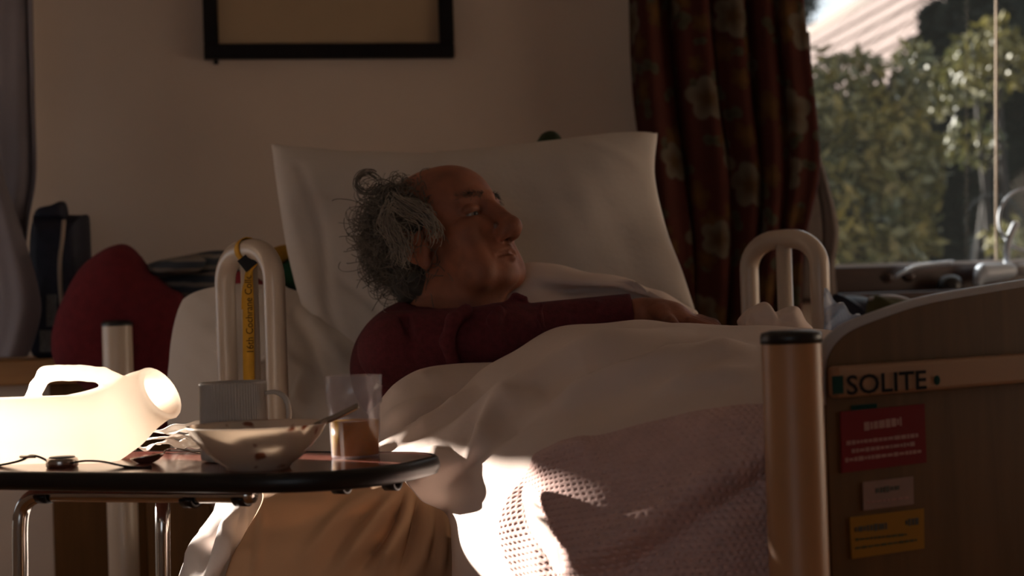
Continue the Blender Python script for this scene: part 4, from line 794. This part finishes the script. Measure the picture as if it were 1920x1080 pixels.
# hand resting on the duvet, fingers curling over its crest
pa = P(1262, 590, 2.52); kx = np.array([.86, -.25, -.42]); kx /= np.linalg.norm(kx); ky = np.array([.25, .95, .1]); ky -= kx*(ky @ kx); ky /= np.linalg.norm(ky); kz = np.cross(kx, ky)
S.ell(pa, (.048, .036, .017), np.stack([kx, ky, kz], 1), .012); S.cap(wr_r, pa, .0215, .017, .014)
for q, (oy, ln) in enumerate(((-.027, .072), (-.009, .080), (.010, .076), (.028, .060))):
    k0 = pa+kx*.036+ky*oy+kz*.004; k1 = k0+(kx*.93+kz*.10)*ln*.45; k2 = k1+(kx*.78-kz*.55)*ln*.33; k3 = k2+(kx*.5-kz*.8)*ln*.28
    S.path([k0, k1, k2, k3], [.0098, .0090, .0082, .0070], .004)
t0 = pa-ky*.022-kx*.015; t1 = t0-ky*.028+kx*.025-kz*.006; t2 = t1+kx*.03-ky*.006-kz*.008; S.path([t0, t1, t2], [.012, .0105, .008], .006)
V, f = S.mesh()
person = thing('person', P(900, 700, 2.55), 'grey haired person in a maroon sweater lying propped against the pillow, arm outstretched', 'person')
body = mk('body', V, f, M['skin'], person); smoothn(body, .5, 2)
for s_ in (-1, 1):
    ec = hd(.0755, s_*.032, -.0095); ey = mk('eyeball', *ellipsoid(ec, np.array((.0118,)*3)*HS, HA), M['eye'], body)
    mk('iris', *ellipsoid(hd(.0835, s_*.033, -.0105), np.array((.0045, .006, .006))*HS, HA, 12, 8), M['iris'], ey)
    br = []
    for q in range(90):
        t = rng.rand(); b0 = np.array([.0935-.018*t*t-.004*t, s_*(.010+.036*t), .013+.006*math.sin(t*2.6)+rng.randn()*.0022]); d_ = np.array([.0055+.004*rng.rand(), s_*(.004+.004*t)+rng.randn()*.002, .004*rng.randn()+.001])
        br.append(tube([hd(*b0), hd(*(b0+d_*.45)), hd(*(b0+d_*np.array([.45, 1.3, .9])-np.array([0, 0, .001])))], [.00045, .0004, .0002], 4))
    mk('eyebrow', *merge(br), M['hair_dark'], body)
# sweater: looser, wrinkled, ends at neck and cuff
S2 = Sculpt(lo, hi, .0034)
S2.ell(chest, (.125, .105, .112), k=.04); S2.cap(chest, hip, .108, .11, .03); S2.cap(chest, sh_l, .085, .068, .03)
S2.cap(sh_r, el_r, .060, .050, .03); cuff = P(1186, 586, 2.535); S2.cap(el_r, cuff, .049, .031, .02); S2.cap(P(790, 640, 2.56), P(860, 600, 2.60), .045, .035, .03)
def fold(pts, r, sub, k=.008): S2.path([P(q[0], q[1], q[2]-.004) for q in pts], r, k, sub)
fold([(862, 578, 2.45), (825, 598, 2.43), (806, 640, 2.43), (820, 690, 2.43)], .010, True); fold([(874, 582, 2.45), (850, 600, 2.43), (838, 640, 2.43), (850, 680, 2.43)], .011, False)
fold([(905, 582, 2.44), (893, 600, 2.433), (900, 640, 2.43), (930, 665, 2.43)], .008, True); fold([(935, 582, 2.445), (925, 600, 2.436), (940, 640, 2.44)], .009, False)
fold([(985, 575, 2.44), (975, 600, 2.436), (990, 625, 2.44)], .006, True); fold([(1015, 572, 2.445), (1012, 595, 2.44), (1022, 620, 2.45)], .004, False)
fold([(952, 572, 2.48), (966, 556, 2.49), (984, 560, 2.49)], .0055, False); fold([(760, 600, 2.47), (775, 640, 2.44), (770, 690, 2.44)], .007, True)
fold([(1080, 565, 2.485), (1075, 590, 2.475)], .003, True); fold([(1120, 568, 2.50), (1118, 595, 2.49)], .003, False)
# neck opening and cuff cut
S2.cap(hd(-.02, 0, -.05), hd(-.043, 0, -.165), .075, .070, .006, True); S2.ell(cuff+(cuff-el_r)/np.linalg.norm(cuff-el_r)*.022, (.026, .06, .06), None, .003, True)
V, f = S2.mesh(); V = V+0; sw = mk('sweater', V, f, M['maroon'], person); smoothn(sw, .5, 3)
# hair: matted base and loose curls
S3 = Sculpt(HC-.17, HC+.17, .003)
def he(c, r, k=.02, sub=False): S3.ell(hd(*c), np.array(r)*HS, HA, k, sub)
he((-.040, 0, .015), (.082, .086, .078)); he((-.015, -.066, .022), (.045, .022, .036)); he((-.015, .066, .022), (.045, .022, .036)); he((-.055, -.03, -.045), (.045, .05, .05)); he((-.06, 0, -.08), (.045, .045, .04))
he((.038, 0, .072), (.088, .050, .060), .02, True); he((.040, -.085, -.022), (.034, .06, .040), .008, True); he((.068, 0, -.04), (.058, .12, .12), .01, True)
V, f = S3.mesh(); V = V+((V-HC)/np.linalg.norm(V-HC, axis=1, keepdims=True))*rough_noise(V, .0035, 130, 12, 14)[:, None]
hair = mk('hair', V, f, M['hair_dark'], person)
cu = bpy.data.curves.new('curls', 'CURVE'); cu.dimensions = '3D'; cu.bevel_depth = .00058; cu.bevel_resolution = 0; cu.resolution_u = 1
def strand(pts):
    sp = cu.splines.new('POLY'); sp.points.add(len(pts)-1); q = np.concatenate([np.asarray(pts)-WLOC[person], np.ones((len(pts), 1))], 1); sp.points.foreach_set('co', q.astype(np.float32).ravel())
n_s = 0
while n_s < 2300:
    u = rng.randn(3); u /= np.linalg.norm(u); p = np.array([-.030, 0, .012])+u*np.array([.086, .083, .080])
    if p[0] > .030 or p[2] < -.10 or (p[0] > -.055 and abs(p[1]) < .045 and p[2] > .04) or (p[0] > -.005 and p[2] < .0) : continue
    if p[1] > .03 and rng.rand() < .6: continue
    n_s += 1; nr_ = u.copy(); v_ = nr_*.6+np.array([-.45, 0, -.35])+rng.randn(3)*.35; v_ /= np.linalg.norm(v_)
    ax_ = np.cross(nr_, np.array([.3, 0, 1.0]))+rng.randn(3)*.4; ax_ /= np.linalg.norm(ax_); w_ = rng.randn()*.35+.25; L_ = int(8+rng.rand()*12); pts = [p]; stp = .0052
    for q in range(L_):
        v_ = v_+np.cross(ax_, v_)*w_+rng.randn(3)*.08; g = p-np.array([-.03, 0, .012]); el = np.linalg.norm((pts[-1]-np.array([-.03, 0, .012]))/np.array([.090, .086, .084]))
        if el < 1.02: v_ += nr_*.35
        if el > 1.16: v_ -= nr_*.25
        v_ /= np.linalg.norm(v_); pts.append(pts[-1]+v_*stp)
    if np.array(pts)[:, 0].max() > .045: n_s -= 1; continue
    strand([hd(*q) for q in pts])
for q in range(26):                    # the loose loop and fly-away curls behind the crown
    a0 = rng.rand()*2; rr_ = 15+rng.rand()*9; cx, cy = 690+rng.randn()*3, 343+rng.randn()*3
    strand([P(cx+rr_*math.cos(a0+t)*1.1, cy-rr_*math.sin(a0+t), 2.60+.01*rng.randn()*.2) for t in np.linspace(0, 4.6, 18)])
cu.materials.append(M['hair'])
def new_curls(m, label):
    global cu
    co = bpy.data.objects.new('curls', cu); COL.objects.link(co); co.parent = person; co['label'] = label; co['kind'] = 'stuff'
    cu = bpy.data.curves.new('curls', 'CURVE'); cu.dimensions = '3D'; cu.bevel_depth = .00055; cu.bevel_resolution = 0; cu.resolution_u = 1; cu.materials.append(m)
new_curls(M['hair_pale'], 'loose dark grey curls')
def lock(path, n, sx, sy, y0, dy, wob):  # a lock of hair: strands that share a sweep but wander and curl
    for q in range(n):
        b0 = rng.rand(); off = rng.randn(2)*np.array([sx, sy]); ph, fr = rng.rand()*6.28, .35+.5*rng.rand(); c = catmull(np.array(path, float), 22); k0 = int(rng.rand()*7); k1 = 14+int(rng.rand()*8); c = c[k0:k1]
        strand([P(x+off[0]*(.4+.04*i)+wob*math.sin(ph+fr*i), y+off[1]+wob*math.cos(ph+fr*i*1.2), y0+dy*b0+.004*math.sin(ph+i*.7)) for i, (x, y) in enumerate(c)])
lock([(738, 372), (756, 384), (782, 394), (806, 410), (815, 438), (806, 458)], 75, 10, 9, 2.462, .012, 3.2)
lock([(734, 378), (724, 395), (722, 414), (738, 440), (752, 462), (748, 482), (762, 496)], 70, 10, 9, 2.478, .016, 3.6)
lock([(728, 400), (732, 428), (750, 448), (760, 470), (758, 500)], 45, 9, 9, 2.474, .014, 4)
co = bpy.data.objects.new('curls', cu); COL.objects.link(co); co.parent = person; co['label'] = 'pale grey wave swept over the ear'; co['kind'] = 'stuff'
# stubble: short hairs on chin and jaw
# ================================================================== handkerchief, plastic bag
V, f = inflate([(1378, 606), (1395, 585), (1415, 573), (1436, 565), (1450, 578), (1462, 582), (1480, 575), (1500, 578), (1518, 598), (1530, 616), (1500, 632), (1440, 632), (1395, 625)], 2.50, .10, n=90, rings=10, noise=.016, freq=55, pw=.8)
tag(mk('handkerchief', V, f, M['duvet']), 'crumpled pinkish handkerchief on the duvet below the far grab rail', 'handkerchief')
Gb = np.array([[P(1545+115*j/19, 612-(72*(1-j/19)**1.6+6*math.sin(j*1.3+i*.5))*(1-i/11)+i*3, 2.75+.06*i/11+.02*math.sin(j*1.1+i)) for j in range(20)] for i in range(12)])
o = mk('plastic_bag', Gb.reshape(-1, 3), gridfaces(12, 20), M['bagfilm']); solid(o, .001); tag(o, 'crumpled translucent plastic bag behind the far grab rail', 'bag')
# lanyard on the near rail
ly_ = thing('lanyard', gc+UP*(gzt+CAMZ*0), 'yellow printed lanyard with black buckle looped over the near grab rail', 'lanyard')
fdir = np.array([.0, -1.0, 0]); yl = gc[1]-.022
rdir = np.array([1.0, 0, 0])
lp = gc+UP*gzt+ghv*-.002; ll = []
for t in np.linspace(0, 2*math.pi, 25): ll.append(lp+(np.cross(ghv, UP))*(.0195*math.sin(t))+UP*(.0195*math.cos(t))+ghv*(-.006*math.cos(t)))
mk('loop', *ribbon(ll, ghv*.95+UP*.2, .016, .0016), M['yellow'], ly_)
def lpnt(px, py, dy=0): return P(px, py, yl+dy)
bc = lpnt(465, 491, -.004); dg = (rdir+UP*.75)/np.linalg.norm(rdir+UP*.75); dg2 = np.cross(dg, fdir); mk('buckle', *obox(bc, dg, fdir, dg2, .0125, .004, .0115), M['frame'], ly_, smooth=False)
st_ = catmull([lpnt(468, 500), lpnt(466, 530), lpnt(466, 600), lpnt(466, 660), lpnt(467, 720)], 40)
hw_l = np.linspace(0, 1, 40); VV = []
Vs, fs_ = ribbon(st_, rdir, 1.0, .0012)
Vs = Vs.reshape(40, 4, 3); wv = .0105+.0085*np.clip(hw_l*2.2, 0, 1); 
for i in range(40): c_ = st_[i]; Vs[i] = c_+(Vs[i]-c_)*np.array([wv[i], 1, 1])
mk('strap', Vs.reshape(-1, 3), fs_, M['yellow'], ly_)
mk('strap_fold', *ribbon(catmull([lpnt(482, 478, -.004), lpnt(480, 495, -.004), lpnt(470, 508, -.002), lpnt(458, 540, .002), lpnt(456, 580, .004)], 16), rdir, .006, .0012), M['yellow'], ly_)
tl = np.linalg.norm(lpnt(466, 660)-lpnt(466, 516)); put_text('lettering', '16th Cochrane Colle', lpnt(467, 588), UP, -rdir, .0118, tl, M['ink'], ly_, fdir*.0012)
# ================================================================== OVERBED TABLE
TZ = CAMZ-.172; E1 = np.array([.927, -.375, 0]); E1 /= np.linalg.norm(E1); E2 = np.array([.375, .927, 0]); E2 /= np.linalg.norm(E2); TC = np.array([-.281, 1.757, TZ])
def tt(px, py, h=0): return on_plane(px, py, (0, 0, TZ+h), UP)
def rrect(a0, a1, b0, b1, r, rb):
    pts = []
    for (cx, cy, st, rr) in ((a1-r, b0+r, -90, r), (a1-rb, b1-rb, 0, rb), (a0+rb, b1-rb, 90, rb), (a0+rb, b0+rb, 180, rb)):
        for t in np.linspace(st, st+90, 12): pts.append((cx+rr*math.cos(math.radians(t)), cy+rr*math.sin(math.radians(t))))
    return pts
tbl = thing('overbed_table', (TC-E1*.25+E2*.13)*np.array([1, 1, 0]), 'overbed table with red brown top, black rounded edge and chrome tube legs', 'table')
A0, A1, B0, B1 = -.62, .113, 0.004, .262
ot = rrect(A0+.004, A1-.004, B0+.004, B1-.004, .135, .066); mk('table_top', *extrude_outline([TC+E1*a+E2*b for a, b in ot], -UP, .016), M['table'], tbl, smooth=False)
ob = rrect(A0, A1, B0, B1, .14, .07); V = []; prof = [(-.003, .0006), (.001, .0004), (.004, -.002), (.006, -.008), (.006, -.014), (.003, -.020), (-.004, -.022), (-.012, -.022)]
cob = np.array(ob); nrm_ = np.roll(cob, -1, 0)-np.roll(cob, 1, 0); nrm_ = np.stack([nrm_[:, 1], -nrm_[:, 0]], 1); nrm_ /= np.linalg.norm(nrm_, axis=1, keepdims=True)+1e-9
for po, pz in prof:
    for (a, b), (na, nb_) in zip(cob, nrm_): V.append(TC+E1*(a+na*po)+E2*(b+nb_*po)+UP*pz)
mk('edge_band', V, gridfaces(len(prof), len(ob), close_c=True), M['black'], tbl)
def under(px, py, Y): return P(px, py, Y)
yl_ = 1.98
ft = catmull([under(37, 1500, yl_), under(38, 1200, yl_), under(38, 1060, yl_), under(38, 985, yl_), under(44, 952, yl_), under(62, 932, yl_-.01), under(95, 927, yl_-.02), under(200, 927, yl_-.05), under(330, 928, yl_-.09), under(475, 928, yl_-.14)], 80)
mk('frame_tube', *tube(ft, .0096, 16), M['chrome'], tbl)
lg = [under(305, 925, 2.05), under(305, 1000, 2.05), under(306, 1080, 2.05)]; lg = lg+[np.array([lg[-1][0], lg[-1][1], .0])]
mk('leg', *tube(lg, .0094, 16), M['chrome'], tbl)
fe = ft[0].copy(); mk('leg', *tube([fe, np.array([fe[0], fe[1], 0])], .0096, 16), M['chrome'], tbl)
for x, y, Y in ((85, 922, yl_-.02), (358, 929, yl_-.10), (455, 926, yl_-.13), (640, 903, 1.84), (735, 897, 1.90)):
    c_ = under(x, y, Y); ring = [c_+UP*(.0125*math.sin(t))+E2*(.0125*math.cos(t)) for t in np.linspace(-2.9, .0+0.6, 14)]
    V, f = ribbon(ring, E1, .016, .004); mk('tube_clip', V, f, M['black'], tbl)
# urinal bottle
Yu = 2.0; ub = thing('urinal_bottle', np.array([*P(110, 862, Yu)[:2], TZ]), 'milky white plastic urinal bottle with handle and wide neck, glowing in the sun', 'bottle')
def U(px, py, dy=0): return P(px, py, Yu+dy)
S = Sculpt(U(-110, 900, -.08)-.02, U(360, 660, .08)+.02, .0026)
zb0 = TZ+.001
cB = U(75, 804); cB[2] = (zb0+U(75, 744)[2])/2; hz_ = (U(75, 744)[2]-zb0)/2
S.rbox(cB, (.105, .050, hz_), .028, k=.02)
S.cap(U(175, 800), U(262, 752), .040, .0365, .02); S.cap(U(190, 826), U(235, 800), .022, .025, .03)
md = U(306, 732)-U(262, 760); md[1] -= .012; md /= np.linalg.norm(md)
S.cap(U(250, 762), U(300, 737), .0345, .0345, .008)
MA = np.stack([md, np.cross(UP, md)/np.linalg.norm(np.cross(UP, md)), np.cross(md, np.cross(UP, md)/np.linalg.norm(np.cross(UP, md)))], 1)
mc = U(301, 737)
S.ell(mc-md*.001, (.0045, .0362, .0362), MA, .004)
S.rbox(mc+md*.035, (.0325, .06, .06), .001, MA, .001, True)
S.cap(mc+md*.004, mc-md*.036, .0290, .020, .004, True)
S.path([U(*q) for q in ((58, 752), (70, 724), (84, 704), (96, 701), (130, 700), (165, 701), (192, 705), (205, 714))], .0088, .004)
S.path([U(*q) for q in ((84, 699), (110, 698), (150, 698), (190, 702))], .0082, .004)
S.path([U(196, 706), U(212, 718), U(228, 734), U(240, 750)], [.0095, .012, .014, .016], .006)
S.cap(U(235, 728), U(235, 716), .004, .0042, .003)
V, f = S.mesh(); mk('bottle_body', V, f, M['urinal'], ub)
# tissues
tn = thing('paper_tissues', tt(325, 846), 'crumpled white paper tissues lying between the urinal bottle and the mug', 'tissue')
for q in range(3):
    nr, nc = 26, 40; g = np.zeros((nr, nc, 3)); r_ = np.random.RandomState(40+q); h0 = .005+.009*q
    a0, a1 = tt(248+8*q, 850-2*q), tt(398-4*q, 850-2*q); dpt = np.array([.1, .07-.01*q, 0])
    for i in range(nr):
        for j in range(nc):
            g[i, j] = a0+(a1-a0)*j/(nc-1)+dpt*(i/(nr-1)); g[i, j, 2] = TZ+.002
    d = rough_noise(g.reshape(-1, 3), .0050, 90, 50+q).reshape(nr, nc)+h0+.007*(np.linspace(0, 1, nr)[:, None])*(.6+.4*np.sin(np.linspace(0, 9+q, nc))[None, :]); g[..., 2] += np.maximum(d, .001)
    o = mk('tissue_ply', g.reshape(-1, 3), gridfaces(nr, nc), M['paper'], tn); solid(o, .0006)
# mug
mg0 = np.array([*P(441, 860, 1.946)[:2], TZ]); mug = thing('ribbed_mug', mg0, 'pale grey ribbed mug standing behind the bowl', 'mug')
mh = P(441, 715, 1.946)[2]-TZ; mr = .0412; NR = 72
rib = lambda a, r, z: (-.0011+.0011*math.cos(a*NR)) if .006 < z < mh-.003 and r > .039 else 0
prof = [(.0, .0005), (.036, .0005), (mr-.001, .002), (mr, .007), (mr, mh*.35), (mr, mh*.7), (mr, mh-.004), (mr-.0006, mh-.001), (mr-.002, mh), (mr-.0034, mh-.001), (mr-.0036, mh*.5), (mr-.005, .008), (0, .006)]
V, f = lathe(prof, mg0, NR*6, rib); mk('mug_body', V, f, M['mug'], mug)
hb_ = P(441, 760, 1.90); hx0 = np.array([1.0, -.12, 0]); hx0 /= np.linalg.norm(hx0)
hpth = catmull([mg0+hx0*x+UP*z for x, z in ((mr-.002, mh*.84), (mr+.012, mh*.85), (mr+.024, mh*.76), (mr+.0275, mh*.56), (mr+.022, mh*.36), (mr+.010, mh*.26), (mr-.002, mh*.23))], 28)
mk('handle', *ribbon(hpth, np.cross(hx0, UP), .010, .0048), M['mug_rim'], mug); 
# bowl
bw0 = np.array([*P(484, 872, 1.832)[:2], TZ]); bh = P(484, 796, 1.832)[2]-TZ
bowl = thing('cereal_bowl', bw0, 'cream cereal bowl with brown splashes at the table front', 'bowl')
bp_ = [(0, .003), (.030, .003), (.032, 0), (.036, 0), (.038, .004), (.050, .012), (.062, .024), (.072, bh*.72), (.079, bh*.97), (.0808, bh), (.0796, bh+.0006), (.0770, bh*.96), (.070, bh*.72), (.060, .027), (.048, .015), (.034, .008), (0, .007)]
V, f = lathe(bp_, bw0, 72); mk('bowl_body', V, f, M['bowl'], bowl)
cer = []
for q in range(26):
    a = rng.rand()*6.28; r_ = .045*math.sqrt(rng.rand()); cer.append(ellipsoid(bw0+np.array([r_*math.cos(a), r_*math.sin(a), .018+.006*rng.rand()]), (.007+.004*rng.rand(), .006, .003), np.array(Matrix.Rotation(rng.rand()*3, 3, 'Z')), 8, 6))
mk('cereal_remains', *merge(cer), M['cereal'], bowl, kind='stuff')
def spoon(name, label, tipc, hpath, wdir, hollow, rl, rw):
    o = thing(name, tipc, label, 'spoon'); d = hpath[0]-tipc; d /= np.linalg.norm(d); w = np.asarray(wdir, float); w -= d*(w @ d); w /= np.linalg.norm(w); n = np.cross(d, w)*hollow
    V = []; nr, nc = 8, 24
    for i in range(nr):
        t = (i+.001)/(nr-1)
        for k in range(nc): a = 2*math.pi*k/nc; V.append(tipc+d*rl*t*math.cos(a)+w*rw*t*math.sin(a)*(1-.18*math.cos(a))-n*.009*(1-t*t))
    b_ = mk('spoon_bowl', V, gridfaces(nr, nc, close_c=True), M['steel'], o); solid(b_, .0012, 0)
    mk('spoon_handle', *ribbon(catmull(hpath, 24), w, .0075, .0018), M['steel'], o); return o
spoon('spoon', 'steel spoon lying on the table in front of the tissues', tt(277, 868)+UP*.0085, [tt(277, 868)+UP*.011+np.array([.019, .004, 0]), tt(312, 868)+UP*.016+np.array([.0, .006, 0]), tt(330, 864)+UP*.0145+np.array([0, .006, 0]), tt(360, 864)+UP*.010+np.array([0, .008, 0]), tt(402, 866)+UP*.006+np.array([0, .010, 0])], E2, 1, .021, .014)
sb = P(520, 826, 1.845); spoon('spoon', 'steel spoon leaning in the cereal bowl with its handle over the rim', sb, [sb+np.array([.017, .002, .006]), P(575, 806, 1.86), P(614, 788, 1.868), P(640, 777, 1.872), P(672, 761, 1.88)], np.array([-.3, .5, 1]), -1, .020, .0135)
# plastic cup with juice
g0 = np.array([*P(667, 850, 1.928)[:2], TZ]); gh = P(667, 704, 1.928)[2]-TZ; zst = P(667, 757, 1.928)[2]-TZ; zj = P(667, 788, 1.928)[2]-TZ
cup = thing('drinking_cup', g0, 'clear plastic tumbler half full of orange juice', 'cup')
co_ = [(0, .0005), (.0285, .0005), (.029, .002), (.0312, zst-.002), (.0338, zst+.002), (.0347, gh), (.0340, gh+.0004), (.0333, gh), (.0325, zst+.003), (.0300, zst-.002), (.0278, .004), (0, .0035)]
V, f = lathe(co_, g0, 56); mk('cup_body', V, f, M['cup'], cup)
rj = .0278+(.0300-.0278)*(zj/zst)-.0003
V, f = lathe([(0, .0042), (.0275, .0042), (rj, zj), (0, zj)], g0, 48); mk('juice', V, f, M['juice'], cup)
# watch
wt = thing('wrist_watch', tt(115, 878), 'black strapped watch lying face up at the front edge of the table', 'watch')
wc = tt(115, 878)+E2*.014; V, f = lathe([(0, .001), (.0175, .001), (.019, .003), (.0192, .009), (.0180, .0118), (.016, .0128), (0, .013)], wc, 40); mk('watch_case', V, f, M['steel'], wt)
V, f = lathe([(.0, .0128), (.0158, .0128), (.0150, .0142), (0, .0145)], wc, 32); mk('watch_face', V, f, M['black'], wt)
mk('strap', *ribbon(catmull([wc+E1*.0175+UP*.007, wc+E1*.035+UP*.009, wc+E1*.06+UP*.008, wc+E1*.09+UP*.003, wc+E1*.115+UP*.0018, wc+E1*.128+UP*.0035], 30), E2, .016, .0024), M['black'], wt)
mk('strap', *ribbon(catmull([wc-E1*.0175+UP*.007, wc-E1*.032+UP*.013, wc-E1*.046+UP*.015, wc-E1*.058+UP*.010, wc-E1*.075+UP*.006, wc-E1*.10+UP*.002], 30), E2, .016, .0024), M['black'], wt)
bk_c = wc-E1*.050+UP*.0135
mk('strap_buckle', *tube([bk_c+E1*x+E2*y for x, y in ((-.010, -.011), (.010, -.011), (.010, .011), (-.010, .011), (-.010, -.011))], .0016, 8), M['steel'], wt)
